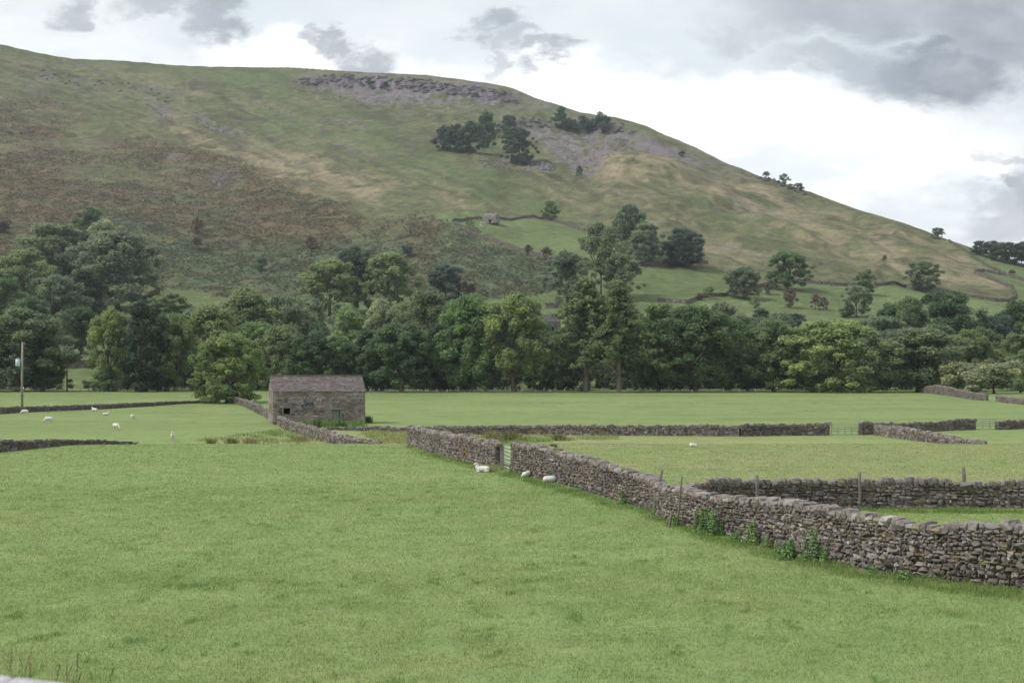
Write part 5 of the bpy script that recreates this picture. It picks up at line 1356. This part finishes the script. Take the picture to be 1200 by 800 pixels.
darkm = union([((374, 40, 30, 14), .75), ((402, 50, 30, 16), .8), ((430, 70, 40, 16), .75), ((255, 16, 36, 26), .8), ((185, 10, 60, 16), .6), ((76, 8, 26, 20), .6),
               ((570, 32, 32, 22), .7), ((600, 52, 28, 18), .55), ((640, 68, 32, 14), .7), ((590, 76, 14, 16), .45), ((1095, 78, 135, 44), 1.0), ((1010, 66, 110, 26), .6), ((1200, 24, 180, 84), .95), ((890, 38, 70, 22), .45), ((1040, 6, 210, 40), .75),
               ((1194, 225, 34, 16), .8), ((1190, 262, 80, 30), .55), ((1186, 188, 40, 12), .55), ((1235, 240, 60, 60), .8)])
veil = union([((900, 192, 130, 20), .55), ((440, 10, 380, 34), .45), ((120, 60, 130, 20), .3), ((560, 55, 110, 40), .6), ((760, 40, 200, 60), .5), ((330, 85, 60, 10), .2), ((680, 100, 120, 16), .25), ((1050, 245, 160, 30), .3), ((1170, 40, 300, 110), .6)])
bright = union([((640, 130, 260, 60), .9), ((950, 150, 200, 70), .9), ((330, 60, 90, 34), .9), ((120, 60, 110, 20), .4), ((860, 105, 140, 30), .7), ((1060, 195, 150, 50), .8)])
def rgbmix(f, a, b):
    m = N(nt, 'ShaderNodeMix', data_type='RGBA'); nt.links.new(f, m.inputs[0])
    for i, v in ((6, a), (7, b)):
        if isinstance(v, tuple): m.inputs[i].default_value = (*v, 1)
        else: nt.links.new(v, m.inputs[i])
    return m.outputs[2]
K = 13.0
gen = N(nt, 'ShaderNodeMapRange', interpolation_type='SMOOTHSTEP'); nt.links.new(n3.outputs[0], gen.inputs[0]); gen.inputs[1].default_value = .36; gen.inputs[2].default_value = .66
c = rgbmix(gen.outputs[0], (.445 * K, .485 * K, .505 * K), (.60 * K, .605 * K, .61 * K))
c = rgbmix(bright, c, (.74 * K, .74 * K, .735 * K))
c = rgbmix(veil, c, (.43 * K, .485 * K, .52 * K))
tex = Mth('MULTIPLY_ADD', Mth('ADD', n2.outputs[0], n1.outputs[0]), 2.2, -1.75, True)
dk_col = rgbmix(tex, (.17 * K, .19 * K, .215 * K), (.27 * K, .295 * K, .32 * K))
c = rgbmix(darkm, c, dk_col)
cov = N(nt, 'ShaderNodeMapRange'); nt.links.new(n1.outputs[0], cov.inputs[0]); cov.inputs[1].default_value = .2; cov.inputs[2].default_value = .45; cov.inputs[3].default_value = .8; cov.inputs[4].default_value = .97
c = rgbmix(cov.outputs[0], sky.outputs[0], c)
nt.links.new(c, bg.inputs[0])

# ------------------------------------------------------------------ sun, air, camera
sl = bpy.data.lights.new('sun', 'SUN'); sl.energy = 2.7; sl.angle = math.radians(12); sl.color = (1, .95, .87)
so = bpy.data.objects.new('sun', sl); COL.objects.link(so)
dvec = Vector((math.sin(SUN_AZ) * math.cos(SUN_EL), math.cos(SUN_AZ) * math.cos(SUN_EL), math.sin(SUN_EL)))
so.rotation_euler = dvec.to_track_quat('Z', 'Y').to_euler(); so.location = (0, 0, 500)
hm_, nth, oh_ = newmat('haze_air')
pv = N(nth, 'ShaderNodeVolumePrincipled'); pv.inputs['Color'].default_value = (.80, .88, 1.0, 1); pv.inputs['Density'].default_value = .00007; pv.inputs['Anisotropy'].default_value = .2
nth.links.new(pv.outputs[0], oh_.inputs['Volume'])
zlo = min(v[2] for o in (ground, hill) for v in o.bound_box); zhi = max(v[2] for o in (ground, hill) for v in o.bound_box)
hb = MB(); hb.box((0, 1160, (zlo - 1 + zhi + 22) / 2), (7800, 2600, zhi + 23 - zlo)); tag(hb.build('haze', hm_), 'thin bluish summer haze filling the valley air', 'haze', kind='stuff')
cam = bpy.data.cameras.new('camera'); co = bpy.data.objects.new('camera', cam); COL.objects.link(co); scene.camera = co
cam.sensor_width = 36; cam.lens = F / 1200 * 36; cam.shift_y = (HY - 400) / 1200; cam.clip_start = .1; cam.clip_end = 20000
co.rotation_euler = (math.radians(90), 0, 0)
cam.dof.use_dof = True; cam.dof.focus_distance = 95; cam.dof.aperture_fstop = 3.2
vs = scene.view_settings; vs.view_transform = 'Standard'; vs.look = 'None'; vs.exposure = 0.48; vs.gamma = 1; vs.use_curve_mapping = False
cy = scene.cycles
cy.use_denoising = True; cy.max_bounces = 6; cy.diffuse_bounces = 4; cy.glossy_bounces = 2; cy.transmission_bounces = 3; cy.transparent_max_bounces = 4; cy.volume_bounces = 0
cy.use_adaptive_sampling = True; cy.adaptive_threshold = .01; cy.sample_clamp_indirect = 10
